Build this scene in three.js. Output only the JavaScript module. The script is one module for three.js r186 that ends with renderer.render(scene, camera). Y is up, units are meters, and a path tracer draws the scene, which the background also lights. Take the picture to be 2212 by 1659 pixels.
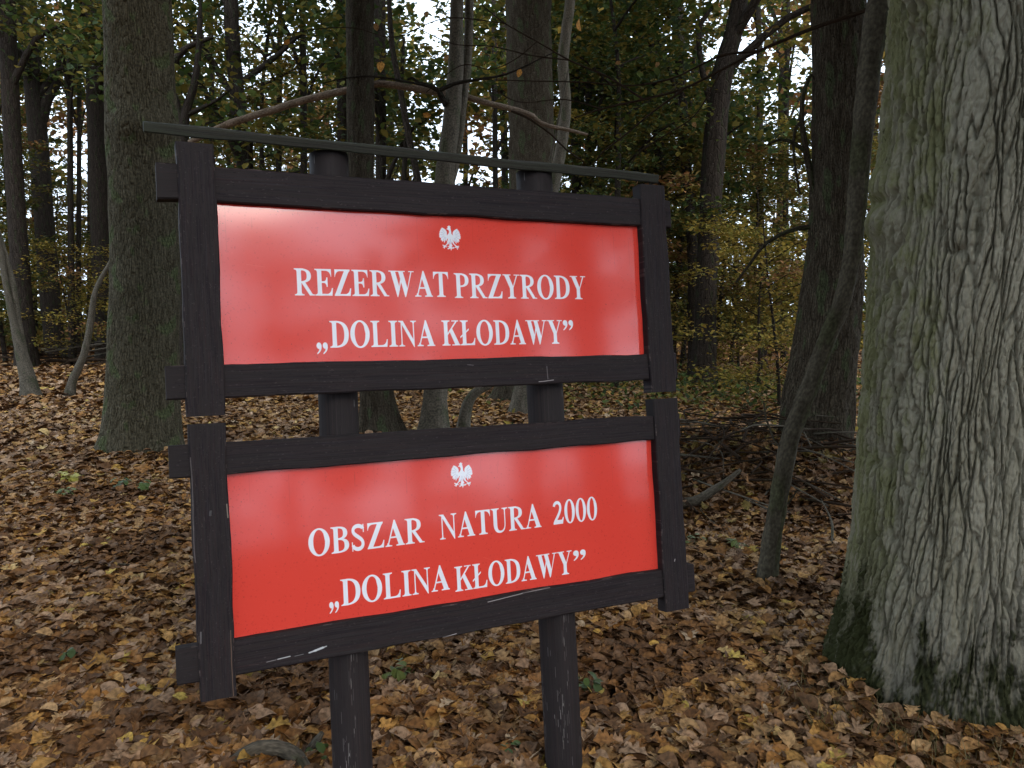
import * as THREE from 'three';
import { mergeGeometries } from 'three/addons/utils/BufferGeometryUtils.js';
import { createNoise3D } from 'simplex-noise';

// ------------------------------------------------------------------ camera, sky, sun, exposure
const FOC = 1725, CX = 1106, CY = 829.5, PITCH = -Math.atan(140 / FOC), EYE = 1.6;
const scene = new THREE.Scene();
const camera = new THREE.PerspectiveCamera(2 * Math.atan(CY / FOC) * 180 / Math.PI, 4 / 3, 0.05, 600);
camera.position.set(0, EYE, 0);
camera.rotation.x = PITCH;
camera.updateMatrixWorld();

const renderer = new THREE.WebGLRenderer({ antialias: true });
renderer.setSize(1024, 768);
renderer.toneMapping = THREE.LinearToneMapping;
renderer.toneMappingExposure = 2.6;
renderer.shadowMap.enabled = true;

const SUN = new THREE.Vector3(0.55, 0.62, 0.7).normalize();      // soft brightness of the overcast, behind the viewer
{
  const w = 256, h = 128, data = new Float32Array(w * h * 4), d = new THREE.Vector3();
  for (let j = 0; j < h; j++) for (let i = 0; i < w; i++) {
    const el = ((j + 0.5) / h - 0.5) * Math.PI, az = ((i + 0.5) / w - 0.5) * 2 * Math.PI;
    d.set(Math.cos(el) * Math.cos(az), Math.sin(el), Math.cos(el) * Math.sin(az));
    const glow = Math.pow(Math.max(0, d.dot(SUN) * 0.5 + 0.5), 3);
    const up = Math.max(0, d.y);
    const l = 0.85 + 0.15 * up + 0.35 * glow;
    const k = (j * w + i) * 4;
    data[k] = l * 0.85; data[k + 1] = l * 1.0; data[k + 2] = l * 1.18; data[k + 3] = 1;
  }
  const t = new THREE.DataTexture(data, w, h, THREE.RGBAFormat, THREE.FloatType);
  t.mapping = THREE.EquirectangularReflectionMapping; t.magFilter = THREE.LinearFilter; t.needsUpdate = true;
  scene.background = t; scene.environment = t;
}
const sun = new THREE.DirectionalLight(0xfff1e0, 0.5);
sun.position.copy(SUN).multiplyScalar(40); sun.target.position.set(0, 0, -6);
sun.castShadow = true; sun.shadow.radius = 40; sun.shadow.mapSize.set(2048, 2048);
Object.assign(sun.shadow.camera, { left: -30, right: 30, top: 30, bottom: -30, near: 1, far: 120 });
scene.add(sun, sun.target);

// ------------------------------------------------------------------ helpers
function mulberry(a) { return () => { a = (a + 0x6d2b79f5) | 0; let t = Math.imul(a ^ (a >>> 15), 1 | a); t = (t + Math.imul(t ^ (t >>> 7), 61 | t)) ^ t; return ((t ^ (t >>> 14)) >>> 0) / 4294967296; }; }
const noise3 = createNoise3D(mulberry(7));
const V3 = (x, y, z) => new THREE.Vector3(x, y, z);
const clamp = (x, a, b) => Math.min(b, Math.max(a, x));
const sstep = (a, b, x) => { const t = clamp((x - a) / (b - a), 0, 1); return t * t * (3 - 2 * t); };
const lerp = (a, b, t) => a + (b - a) * t;
const gauss = (r) => Math.sqrt(-2 * Math.log(1 - r() * 0.9999)) * Math.cos(6.28318 * r());
const cp = Math.cos(PITCH), sp = Math.sin(PITCH);
function ray(x, y) { const a = (x - CX) / FOC, b = -(y - CY) / FOC; return V3(a, b * cp + sp, b * sp - cp); }
function atDepth(x, y, d) { const r = ray(x, y); return r.multiplyScalar(d / -r.z).add(V3(0, EYE, 0)); }
function onGround(x, y) { const r = ray(x, y); return r.multiplyScalar(-EYE / r.y).add(V3(0, EYE, 0)); }
const depthAtRow = (y) => -onGround(CX, y).z;

const taken = {};
function numbered(n) { const k = taken[n] = (taken[n] ?? -1) + 1; return k ? n + '_' + String(k).padStart(3, '0') : n; }
function thing(name, label, category, pos, group) {
  const o = new THREE.Group(); o.name = numbered(name); if (pos) o.position.copy(pos);
  o.userData = { label, category }; if (group) o.userData.group = group;
  scene.add(o); return o;
}
function part(name, geo, mat, parent, label) {
  const m = new THREE.Mesh(geo, mat); m.name = name; m.castShadow = m.receiveShadow = true;
  if (label) m.userData.label = label;
  parent.add(m); return m;
}

// periodic noises used for the textures
function hash2(i, j, s) { let h = Math.imul(i, 374761393) + Math.imul(j, 668265263) + Math.imul(s, 1442695041); h = Math.imul(h ^ (h >>> 13), 1274126177); return ((h ^ (h >>> 16)) >>> 0) / 4294967296; }
const mod = (a, n) => ((a % n) + n) % n;
function pnoise(x, y, px, py, s) {
  const i = Math.floor(x), j = Math.floor(y), u = x - i, v = y - j;
  const g = (a, b) => { const t = hash2(mod(i + a, px), mod(j + b, py), s) * 6.28318; return Math.cos(t) * (u - a) + Math.sin(t) * (v - b); };
  const fu = u * u * u * (u * (u * 6 - 15) + 10), fv = v * v * v * (v * (v * 6 - 15) + 10);
  return lerp(lerp(g(0, 0), g(1, 0), fu), lerp(g(0, 1), g(1, 1), fu), fv) * 1.5;
}
function pfbm(x, y, px, py, s, oct) { let a = 0, k = 0.5; for (let o = 0; o < oct; o++) { a += k * pnoise(x, y, px, py, s + o); x *= 2; y *= 2; px *= 2; py *= 2; k *= 0.5; } return a; }
function worley(x, y, px, py, s) {           // difference of the two nearest feature distances: plates and fissures
  const i = Math.floor(x), j = Math.floor(y); let f1 = 9, f2 = 9, id = 0;
  for (let b = -1; b <= 1; b++) for (let a = -1; a <= 1; a++) {
    const ci = mod(i + a, px), cj = mod(j + b, py);
    const dx = i + a + hash2(ci, cj, s) - x, dy = j + b + hash2(ci, cj, s + 77) - y, d = dx * dx + dy * dy;
    if (d < f1) { f2 = f1; f1 = d; id = hash2(ci, cj, s + 5); } else if (d < f2) f2 = d;
  }
  return [Math.sqrt(f2) - Math.sqrt(f1), id];
}
function texture(w, h, fn, srgb) {
  const data = new Uint8Array(w * h * 4);
  for (let j = 0; j < h; j++) for (let i = 0; i < w; i++) {
    const c = fn((i + 0.5) / w, (j + 0.5) / h), k = (j * w + i) * 4;
    data[k] = clamp(c[0], 0, 1) * 255; data[k + 1] = clamp(c[1], 0, 1) * 255; data[k + 2] = clamp(c[2], 0, 1) * 255; data[k + 3] = 255;
  }
  const t = new THREE.DataTexture(data, w, h); t.wrapS = t.wrapT = THREE.RepeatWrapping; t.magFilter = THREE.LinearFilter; t.minFilter = THREE.LinearMipmapLinearFilter; t.generateMipmaps = true;
  if (srgb) t.colorSpace = THREE.SRGBColorSpace; t.needsUpdate = true; return t;
}
function canvasTexture(w, h, draw, srgb = true) {
  const c = document.createElement('canvas'); c.width = w; c.height = h; draw(c.getContext('2d'), w, h);
  const t = new THREE.CanvasTexture(c); if (srgb) t.colorSpace = THREE.SRGBColorSpace; t.anisotropy = 8; return t;
}

// ------------------------------------------------------------------ bark
function barkHeight(nx, ny, s, warp) {
  return (u, v) => {
    const wx = u * nx + warp * pnoise(u * 6, v * 4, 6, 4, s + 3), wy = v * ny + 0.5 * pnoise(u * 5, v * 5, 5, 5, s + 9);
    const [f] = worley(wx, wy, nx, ny, s);
    return sstep(0.0, 0.24, f) * 0.72 + 0.28 * (0.5 + 0.5 * pfbm(u * 24, v * 16, 24, 16, s + 21, 3));
  };
}
const H_RIDGE = barkHeight(15, 4, 11, 0.8), H_FINE = barkHeight(30, 6, 41, 1.0);
const heightTex = (H) => texture(512, 512, (u, v) => { const h = H(u, v); return [h, h, h]; });
const bumpRidge = heightTex(H_RIDGE), bumpFine = heightTex(H_FINE);
const bumpSmooth = texture(256, 256, (u, v) => { const h = 0.5 + 0.35 * pfbm(u * 5, v * 26, 5, 26, 301, 3) + 0.2 * pfbm(u * 16, v * 10, 16, 10, 311, 3); return [h, h, h]; });
const barkColour = (c1, c2, c3, s, nx) => texture(512, 512, (u, v) => {
  const a = 0.5 + 0.9 * pfbm(u * nx, v * 5, nx, 5, s, 4), b = sstep(0.12, 0.3, pfbm(u * 4 + 0.3, v * 3, 4, 3, s + 50, 5)), g = 0.82 + 0.4 * pfbm(u * 40, v * 40, 40, 40, s + 90, 2);
  return [0, 1, 2].map((k) => lerp(lerp(c1[k], c2[k], clamp(a, 0, 1)), c3[k], b * 0.75) * g);
}, true);
const barkMat = (map, bump, scale, col = 0xffffff) => new THREE.MeshPhysicalMaterial({ specularIntensity: 0.12, map, bumpMap: bump, bumpScale: scale, roughness: 0.95, color: col });
const texOak = barkColour([0.26, 0.22, 0.175], [0.385, 0.35, 0.29], [0.33, 0.36, 0.25], 3, 18);
const texDark = barkColour([0.19, 0.16, 0.14], [0.29, 0.255, 0.22], [0.24, 0.255, 0.18], 17, 14);
const texGrey = barkColour([0.44, 0.42, 0.38], [0.58, 0.55, 0.50], [0.40, 0.42, 0.33], 29, 10);
const M = {
  oak: barkMat(texOak, bumpFine, 0.03), dark: barkMat(texDark, bumpRidge, 0.03), grey: barkMat(texGrey, bumpSmooth, 0.008, 0xd6d0c8),
  oldOak: barkMat(barkColour([0.33, 0.305, 0.24], [0.46, 0.43, 0.355], [0.39, 0.43, 0.29], 5, 20), bumpFine, 0.02),
  pale: barkMat(barkColour([0.52, 0.44, 0.37], [0.68, 0.59, 0.51], [0.5, 0.43, 0.35], 47, 8), bumpSmooth, 0.006), stick: barkMat(texDark, bumpSmooth, 0.004, 0xffe9d6),
};

// tapered tube along points, each {p, r}; uv in metres
function tube(pts, seg, opt = {}) {
  const curve = new THREE.CatmullRomCurve3(pts.map((q) => q.p), false, 'centripetal');
  const len = curve.getLength(), rows = Math.max(2, Math.round(len / (opt.step ?? 0.2))), n = pts.length - 1;
  const pos = [], uv = [], idx = [], P = V3(), T = V3(), A = V3(), B = V3(), ref = V3(0.31, 0.05, 0.95);
  const seed = opt.seed ?? 1, r0 = pts[0].r;
  let l = 0; const prev = V3();
  for (let j = 0; j <= rows; j++) {
    const t = j / rows; curve.getPoint(t, P); curve.getTangent(t, T);
    if (j) l += P.distanceTo(prev); prev.copy(P);
    const f = Math.min(n - 1e-6, t * n), i0 = Math.floor(f), r = lerp(pts[i0].r, pts[i0 + 1].r, f - i0);
    A.copy(ref).addScaledVector(T, -ref.dot(T)).normalize(); B.crossVectors(T, A);
    for (let i = 0; i <= seg; i++) {
      const a = (i % seg) / seg * Math.PI * 2, ca = Math.cos(a), sa = Math.sin(a);
      let rr = r * (1 + (opt.lump ?? 0.05) * noise3(ca * 1.3 + seed, sa * 1.3, l * (opt.lumpf ?? 1.1) / Math.max(0.25, r0 * 2)));
      if (opt.shape) rr = opt.shape(rr, a, l, ca, sa, t);
      pos.push(P.x + rr * (ca * A.x + sa * B.x), P.y + rr * (ca * A.y + sa * B.y), P.z + rr * (ca * A.z + sa * B.z));
      uv.push(i / seg * Math.max(1, Math.round(6.28 * r0)) * (r0 < 0.12 ? 0.5 : 1), l);
    }
  }
  for (let j = 0; j < rows; j++) for (let i = 0; i < seg; i++) { const a = j * (seg + 1) + i, b = a + seg + 1; idx.push(a, a + 1, b, b, a + 1, b + 1); }
  const c = pos.length / 3; pos.push(P.x, P.y, P.z); uv.push(0, l);
  for (let i = 0; i < seg; i++) idx.push(rows * (seg + 1) + i, rows * (seg + 1) + i + 1, c);
  const g = new THREE.BufferGeometry();
  g.setAttribute('position', new THREE.Float32BufferAttribute(pos, 3)); g.setAttribute('uv', new THREE.Float32BufferAttribute(uv, 2)); g.setIndex(idx); g.computeVertexNormals();
  const nr = g.attributes.normal;                                      // close the seam of the normals
  for (let j = 0; j <= rows; j++) { const a = j * (seg + 1), b = a + seg, v = V3(nr.getX(a) + nr.getX(b), nr.getY(a) + nr.getY(b), nr.getZ(a) + nr.getZ(b)).normalize(); nr.setXYZ(a, v.x, v.y, v.z); nr.setXYZ(b, v.x, v.y, v.z); }
  return g;
}

// ------------------------------------------------------------------ leaves
// a leaf along +y, 1 m long, with a half-width profile, curled and bent
function leafGeo(half, rows, cross, bend, twist = 0) {
  const pos = [], idx = [];
  for (let j = 0; j <= rows; j++) {
    const t = j / rows, w = half(t), z = bend * Math.sin(t * 2.6) , y = t - 0.5;
    const tw = twist * (t - 0.5);
    for (const s of [-1, 0, 1]) pos.push(s * w * Math.cos(cross), y, z + Math.abs(s) * w * Math.sin(cross) + s * w * tw);
  }
  for (let j = 0; j < rows; j++) { const a = j * 3; idx.push(a, a + 1, a + 3, a + 3, a + 1, a + 4, a + 1, a + 2, a + 4, a + 4, a + 2, a + 5); }
  const g = new THREE.BufferGeometry(); g.setAttribute('position', new THREE.Float32BufferAttribute(pos, 3)); g.setIndex(idx);
  g.setAttribute('uv', new THREE.Float32BufferAttribute(pos.flatMap((_, i) => i % 3 ? [] : [pos[i] + 0.5, pos[i + 1] + 0.5]), 2));
  g.computeVertexNormals(); return g;
}
const ovate = (t) => 0.36 * Math.pow(Math.sin(Math.PI * Math.pow(clamp(t, 0.001, 0.999), 0.8)), 0.75);
const oakish = (t) => (0.06 + 0.30 * Math.sin(Math.PI * Math.pow(clamp(t, 0, 1), 1.25))) * (t < 0.02 || t > 0.98 ? 0.3 : 1) * (1 + 0.42 * Math.sin(t * 26));
const round = (t) => 0.44 * Math.sqrt(Math.max(0, 1 - Math.pow(2 * t - 1, 2))) + 0.004;
const LITTER = [leafGeo(oakish, 14, 0.35, 0.12, 0.8), leafGeo(oakish, 14, -0.2, -0.16, -0.9), leafGeo(ovate, 6, 0.5, 0.14, 0.7), leafGeo(ovate, 6, -0.35, -0.1, 1.2), leafGeo(round, 6, 0.25, 0.08, 0.5)];
const TREELEAF = leafGeo((t) => [0.02, 0.36, 0.3, 0.01][Math.round(t * 3)], 3, 0.3, 0.06);
const leafMat = new THREE.MeshPhysicalMaterial({ color: 0xffffff, roughness: 0.95, transmission: 0.32, thickness: 0, side: THREE.DoubleSide, specularIntensity: 0.15 });
const leafMap = texture(128, 128, (u, v) => { const x = Math.abs(u - 0.5), rib = x < 0.014 ? 1.18 : 1, vein = 1 + 0.10 * sstep(0.82, 1, Math.cos((v - x * 0.9) * 52)), m = 0.86 + 0.5 * pfbm(u * 5, v * 5, 5, 5, 640, 4), k = clamp(m * rib * vein, 0, 1); return [k, k * 0.985, k * 0.96]; }, true);
const litterMat = new THREE.MeshPhysicalMaterial({ specularIntensity: 0.3, color: 0xffffff, map: leafMap, roughness: 0.72, side: THREE.DoubleSide });
const PAL = {
  green: [[0.05, 0.075, 0.018], [0.075, 0.095, 0.022], [0.11, 0.105, 0.024], [0.05, 0.07, 0.03], [0.16, 0.12, 0.025]],
  olive: [[0.10, 0.10, 0.022], [0.15, 0.125, 0.025], [0.07, 0.08, 0.02], [0.2, 0.13, 0.03], [0.13, 0.085, 0.03]],
  yellow: [[0.25, 0.175, 0.028], [0.2, 0.155, 0.03], [0.14, 0.125, 0.022], [0.3, 0.195, 0.038]],
  rust: [[0.22, 0.10, 0.035], [0.28, 0.13, 0.05], [0.16, 0.085, 0.035], [0.2, 0.14, 0.04]],
  litter: [[0.38, 0.21, 0.085], [0.26, 0.125, 0.045], [0.15, 0.075, 0.034], [0.45, 0.275, 0.13], [0.33, 0.155, 0.045], [0.40, 0.26, 0.165], [0.19, 0.105, 0.055], [0.46, 0.25, 0.075], [0.36, 0.22, 0.13]],
  bright: [[0.52, 0.31, 0.075], [0.58, 0.40, 0.17], [0.5, 0.36, 0.09], [0.47, 0.34, 0.22]],
};
const col = new THREE.Color(), mtx = new THREE.Matrix4(), quat = new THREE.Quaternion(), eul = new THREE.Euler(), scl = V3();
function pick(pal, r) { const c = pal[Math.floor(r() * pal.length)], k = 0.75 + 0.5 * r(); return col.setRGB(c[0] * k, c[1] * k, c[2] * k); }

// leaves: array of [x, y, z, size, palette]; flat: how level they hang
function leafCloud(name, list, seed, flat, parent, geo = TREELEAF, mat = leafMat) {
  const r = mulberry(seed), m = new THREE.InstancedMesh(geo, mat, list.length); m.name = name; m.userData.kind = 'stuff'; m.castShadow = m.receiveShadow = true;
  list.forEach((q, i) => {
    eul.set(-Math.PI / 2 + gauss(r) * flat, gauss(r) * flat, r() * 6.28318, 'YXZ'); eul.y = r() * 6.28318; eul.z = gauss(r) * flat;
    quat.setFromEuler(eul); scl.setScalar(q[3] * (0.7 + 0.6 * r()));
    m.setMatrixAt(i, mtx.compose(V3(q[0], q[1], q[2]), quat, scl)); m.setColorAt(i, pick(q[4], r));
  });
  parent.add(m); return m;
}
// clumps of leaves inside ellipsoids
function crownList(blobs, perBlob, clumps, size, pal, seed, spread = 0.55) {
  const r = mulberry(seed), out = [];
  for (const [x, y, z, rx, ry, rz] of blobs) for (let c = 0; c < clumps; c++) {
    let a, b, e; do { a = r() * 2 - 1; b = r() * 2 - 1; e = r() * 2 - 1; } while (a * a + b * b + e * e > 1);
    const p = r() < 0.94 ? pal : PAL.yellow;
    for (let k = 0; k < perBlob / clumps; k++) out.push([x + a * rx + gauss(r) * spread, y + b * ry + gauss(r) * spread * 0.45, z + e * rz + gauss(r) * spread, size, p]);
  }
  return out;
}

// ------------------------------------------------------------------ ground
const MOUND = onGround(1590, 1040);
function groundY(x, z) {
  const far = sstep(6, 40, -z);
  let y = 0.03 * noise3(x * 0.5, z * 0.5, 3) + 0.012 * noise3(x * 2.1, z * 2.1, 9) + far * 0.25 * noise3(x * 0.07, z * 0.07, 5);
  const dx = (x - MOUND.x) / 1.7, dz = (z - MOUND.z) / 1.3; y += 0.36 * Math.exp(-(dx * dx + dz * dz) * 1.4);
  return y;
}
const floorGroup = new THREE.Group(); floorGroup.name = 'forest_floor'; floorGroup.userData = { kind: 'structure', label: 'woodland floor covered in brown fallen leaves', category: 'ground' }; scene.add(floorGroup);
{
  const xs = [], zs = [];
  for (let i = -48; i <= 48; i++) xs.push(Math.sign(i) * (Math.abs(i) * 0.14 + Math.pow(Math.abs(i) / 48, 4) * 240));
  for (let i = -40; i <= 70; i++) zs.push(-Math.sign(i) * (Math.abs(i) * 0.16 + Math.pow(Math.abs(i) / 70, 4) * 240));
  const pos = [], uv = [], idx = [], nx = xs.length;
  for (const z of zs) for (const x of xs) { pos.push(x, groundY(x, z), z); uv.push(x, z); }
  for (let j = 0; j < zs.length - 1; j++) for (let i = 0; i < nx - 1; i++) { const a = j * nx + i, b = a + nx; idx.push(a, a + 1, b, b, a + 1, b + 1); }
  const g = new THREE.BufferGeometry(); g.setAttribute('position', new THREE.Float32BufferAttribute(pos, 3)); g.setAttribute('uv', new THREE.Float32BufferAttribute(uv, 2)); g.setIndex(idx); g.computeVertexNormals();
  const map = texture(1024, 1024, (u, v) => {
    const [f, id] = worley(u * 70, v * 70, 70, 70, 5), k = (0.55 + 0.6 * id) * (0.85 + 0.4 * pfbm(u * 8, v * 8, 8, 8, 60, 3)), y = hash2(Math.floor(id * 1e6), 3, 1);
    return [0.46 * k, lerp(0.29, 0.35, y) * k, 0.19 * k];
  }, true); map.repeat.set(0.33, 0.33);
  const bump = texture(512, 512, (u, v) => { const [f, id] = worley(u * 40, v * 40, 40, 40, 15), h = 0.4 * id + 0.6 * sstep(0, 0.3, f); return [h, h, h]; }); bump.repeat.set(0.5, 0.5);
  part('ground_sheet', g, new THREE.MeshPhysicalMaterial({ specularIntensity: 0.1, map, bumpMap: bump, bumpScale: 0.03, roughness: 0.95 }), floorGroup);
}
// leaf litter, densest where the eye is close
{
  const r = mulberry(99), lists = [[], [], []];
  const bands = [[1.5, 5, 1900, 1, 0.95], [5, 9, 1400, 1.05, 0.85], [9, 16, 420, 1.45, 0.8], [16, 30, 85, 2.2, 0.8], [30, 55, 10, 3.5, 0.8]];
  for (const [d0, d1, dens, s, half] of bands) {
    const n = Math.round(dens * half * (d1 * d1 - d0 * d0));
    for (let i = 0; i < n; i++) {
      const d = Math.sqrt(lerp(d0 * d0, d1 * d1, r())), a = (r() * 2 - 1) * half, x = d * Math.sin(a), z = -d * Math.cos(a);
      const k = r(), kind = k < 0.5 ? 0 : k < 0.86 ? 1 : 2;
      const patch = noise3(x * 0.8, z * 0.8, 20), yel = r() < (patch > 0.2 ? 0.05 : 0.02);
      lists[kind].push([x, groundY(x, z) + 0.004 + 0.045 * r() * r() * s, z, (kind === 2 ? 0.066 : 0.092) * s, yel ? PAL.bright : patch < -0.5 ? PAL.litter.slice(1, 3).concat(PAL.litter.slice(6, 7)) : PAL.litter]);
    }
  }
  for (const [bx, bz, br, n] of [[1.93, -3.37, 0.54, 1500], [-4.44, -9.55, 0.52, 900], [3.05, -8.1, 0.44, 700], [1.47, -4.62, 0.06, 160]]) for (let i = 0; i < n; i++) {
    const a = r() * 6.28, e = Math.abs(gauss(r)) * 0.16, d = br + e, x = bx + Math.cos(a) * d, z = bz + Math.sin(a) * d;
    lists[i % 2].push([x, groundY(x, z) + 0.02 + 0.09 * Math.max(0, 1 - e / 0.25) * r(), z, 0.085, PAL.litter]);
  }
  leafCloud('oak_leaf_litter', lists[0], 5, 0.32, floorGroup, LITTER[0], litterMat);
  leafCloud('beech_leaf_litter', lists[1], 6, 0.32, floorGroup, LITTER[2], litterMat);
  leafCloud('birch_leaf_litter', lists[2], 8, 0.36, floorGroup, LITTER[4], litterMat);
  // the leaves that show largest, one by one
  const mats = [...PAL.litter, ...PAL.bright, ...PAL.bright, [0.62, 0.40, 0.09], [0.35, 0.25, 0.19], [0.42, 0.30, 0.23]].map((c) => { const m = litterMat.clone(); m.color.setRGB(...c); return m; });
  const geos = LITTER.map((g) => g);
  for (let i = 0; i < 290; i++) {
    const d = lerp(2.6, 5.2, Math.pow(r(), 1.2)), a = (r() * 2 - 1) * 0.62, x = d * Math.sin(a), z = -d * Math.cos(a), k = Math.floor(r() * mats.length);
    const bright = k >= PAL.litter.length && k < mats.length - 2;
    const m = new THREE.Mesh(geos[bright ? [2, 4, 3][i % 3] : [0, 1, 0, 3][i % 4]], mats[k]); m.name = i ? 'fallen_leaf_' + String(i).padStart(3, '0') : 'fallen_leaf'; m.castShadow = m.receiveShadow = true;
    const s = (bright ? 0.07 : 0.1) * (0.75 + 0.5 * r());
    m.position.set(x, groundY(x, z) + 0.032, z); m.rotation.set(-Math.PI / 2 + gauss(r) * 0.22, gauss(r) * 0.22, 0); m.rotation.order = 'YXZ'; m.rotation.y = r() * 6.28; m.scale.setScalar(s);
    floorGroup.add(m);
  }
}

{
  const r = mulberry(1717), shapes = [0, 1, 2, 3].map((i) => tube([{ p: V3(-0.5, 0, 0), r: 0.014 }, { p: V3(-0.1, gauss(r) * 0.03, gauss(r) * 0.1), r: 0.012 }, { p: V3(0.2, gauss(r) * 0.03, gauss(r) * 0.1), r: 0.009 }, { p: V3(0.5, 0.02, gauss(r) * 0.06), r: 0.004 }], 6, { step: 0.06, lump: 0.25, seed: i }));
  for (let i = 0; i < 70; i++) {
    const d = lerp(2.7, 8, r()), a = (r() * 2 - 1) * 0.62, x = d * Math.sin(a), z = -d * Math.cos(a), m = part(i ? 'fallen_twig_' + String(i).padStart(3, '0') : 'fallen_twig', shapes[i % 4], i % 3 ? M.stick : M.grey, floorGroup);
    m.position.set(x, groundY(x, z) + 0.035, z); m.rotation.set(0, r() * 6.28, gauss(r) * 0.06); m.scale.setScalar(0.18 + 0.4 * r() * r());
  }
}
// ------------------------------------------------------------------ the sign
const SU = V3(0.90381, 0.0020, -0.42793).normalize(), SF = V3(0.42456, 0.12118, 0.89725).normalize();
const SV = V3().crossVectors(SF, SU).normalize(); SU.crossVectors(SV, SF).normalize();
const ST = V3(-0.85132, 1.92836, -2.33421), U0 = 0.71, V0 = -1.945;
const sign = thing('reserve_sign', 'dark timber double sign with two red reserve panels on round posts', 'sign');
{
  const o = ST.clone().addScaledVector(SU, U0).addScaledVector(SV, V0);
  sign.position.copy(o); sign.quaternion.setFromRotationMatrix(new THREE.Matrix4().makeBasis(SU, SV, SF));
}
function onSign(x, y, w) {                                           // pixel -> u, v on the plane w in front of the panels
  const d = ray(x, y), p0 = ST.clone().addScaledVector(SF, w), k = p0.clone().sub(V3(0, EYE, 0)).dot(SF) / d.dot(SF);
  const q = d.multiplyScalar(k).add(V3(0, EYE, 0)).sub(p0); return [q.dot(SU), q.dot(SV)];
}
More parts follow.
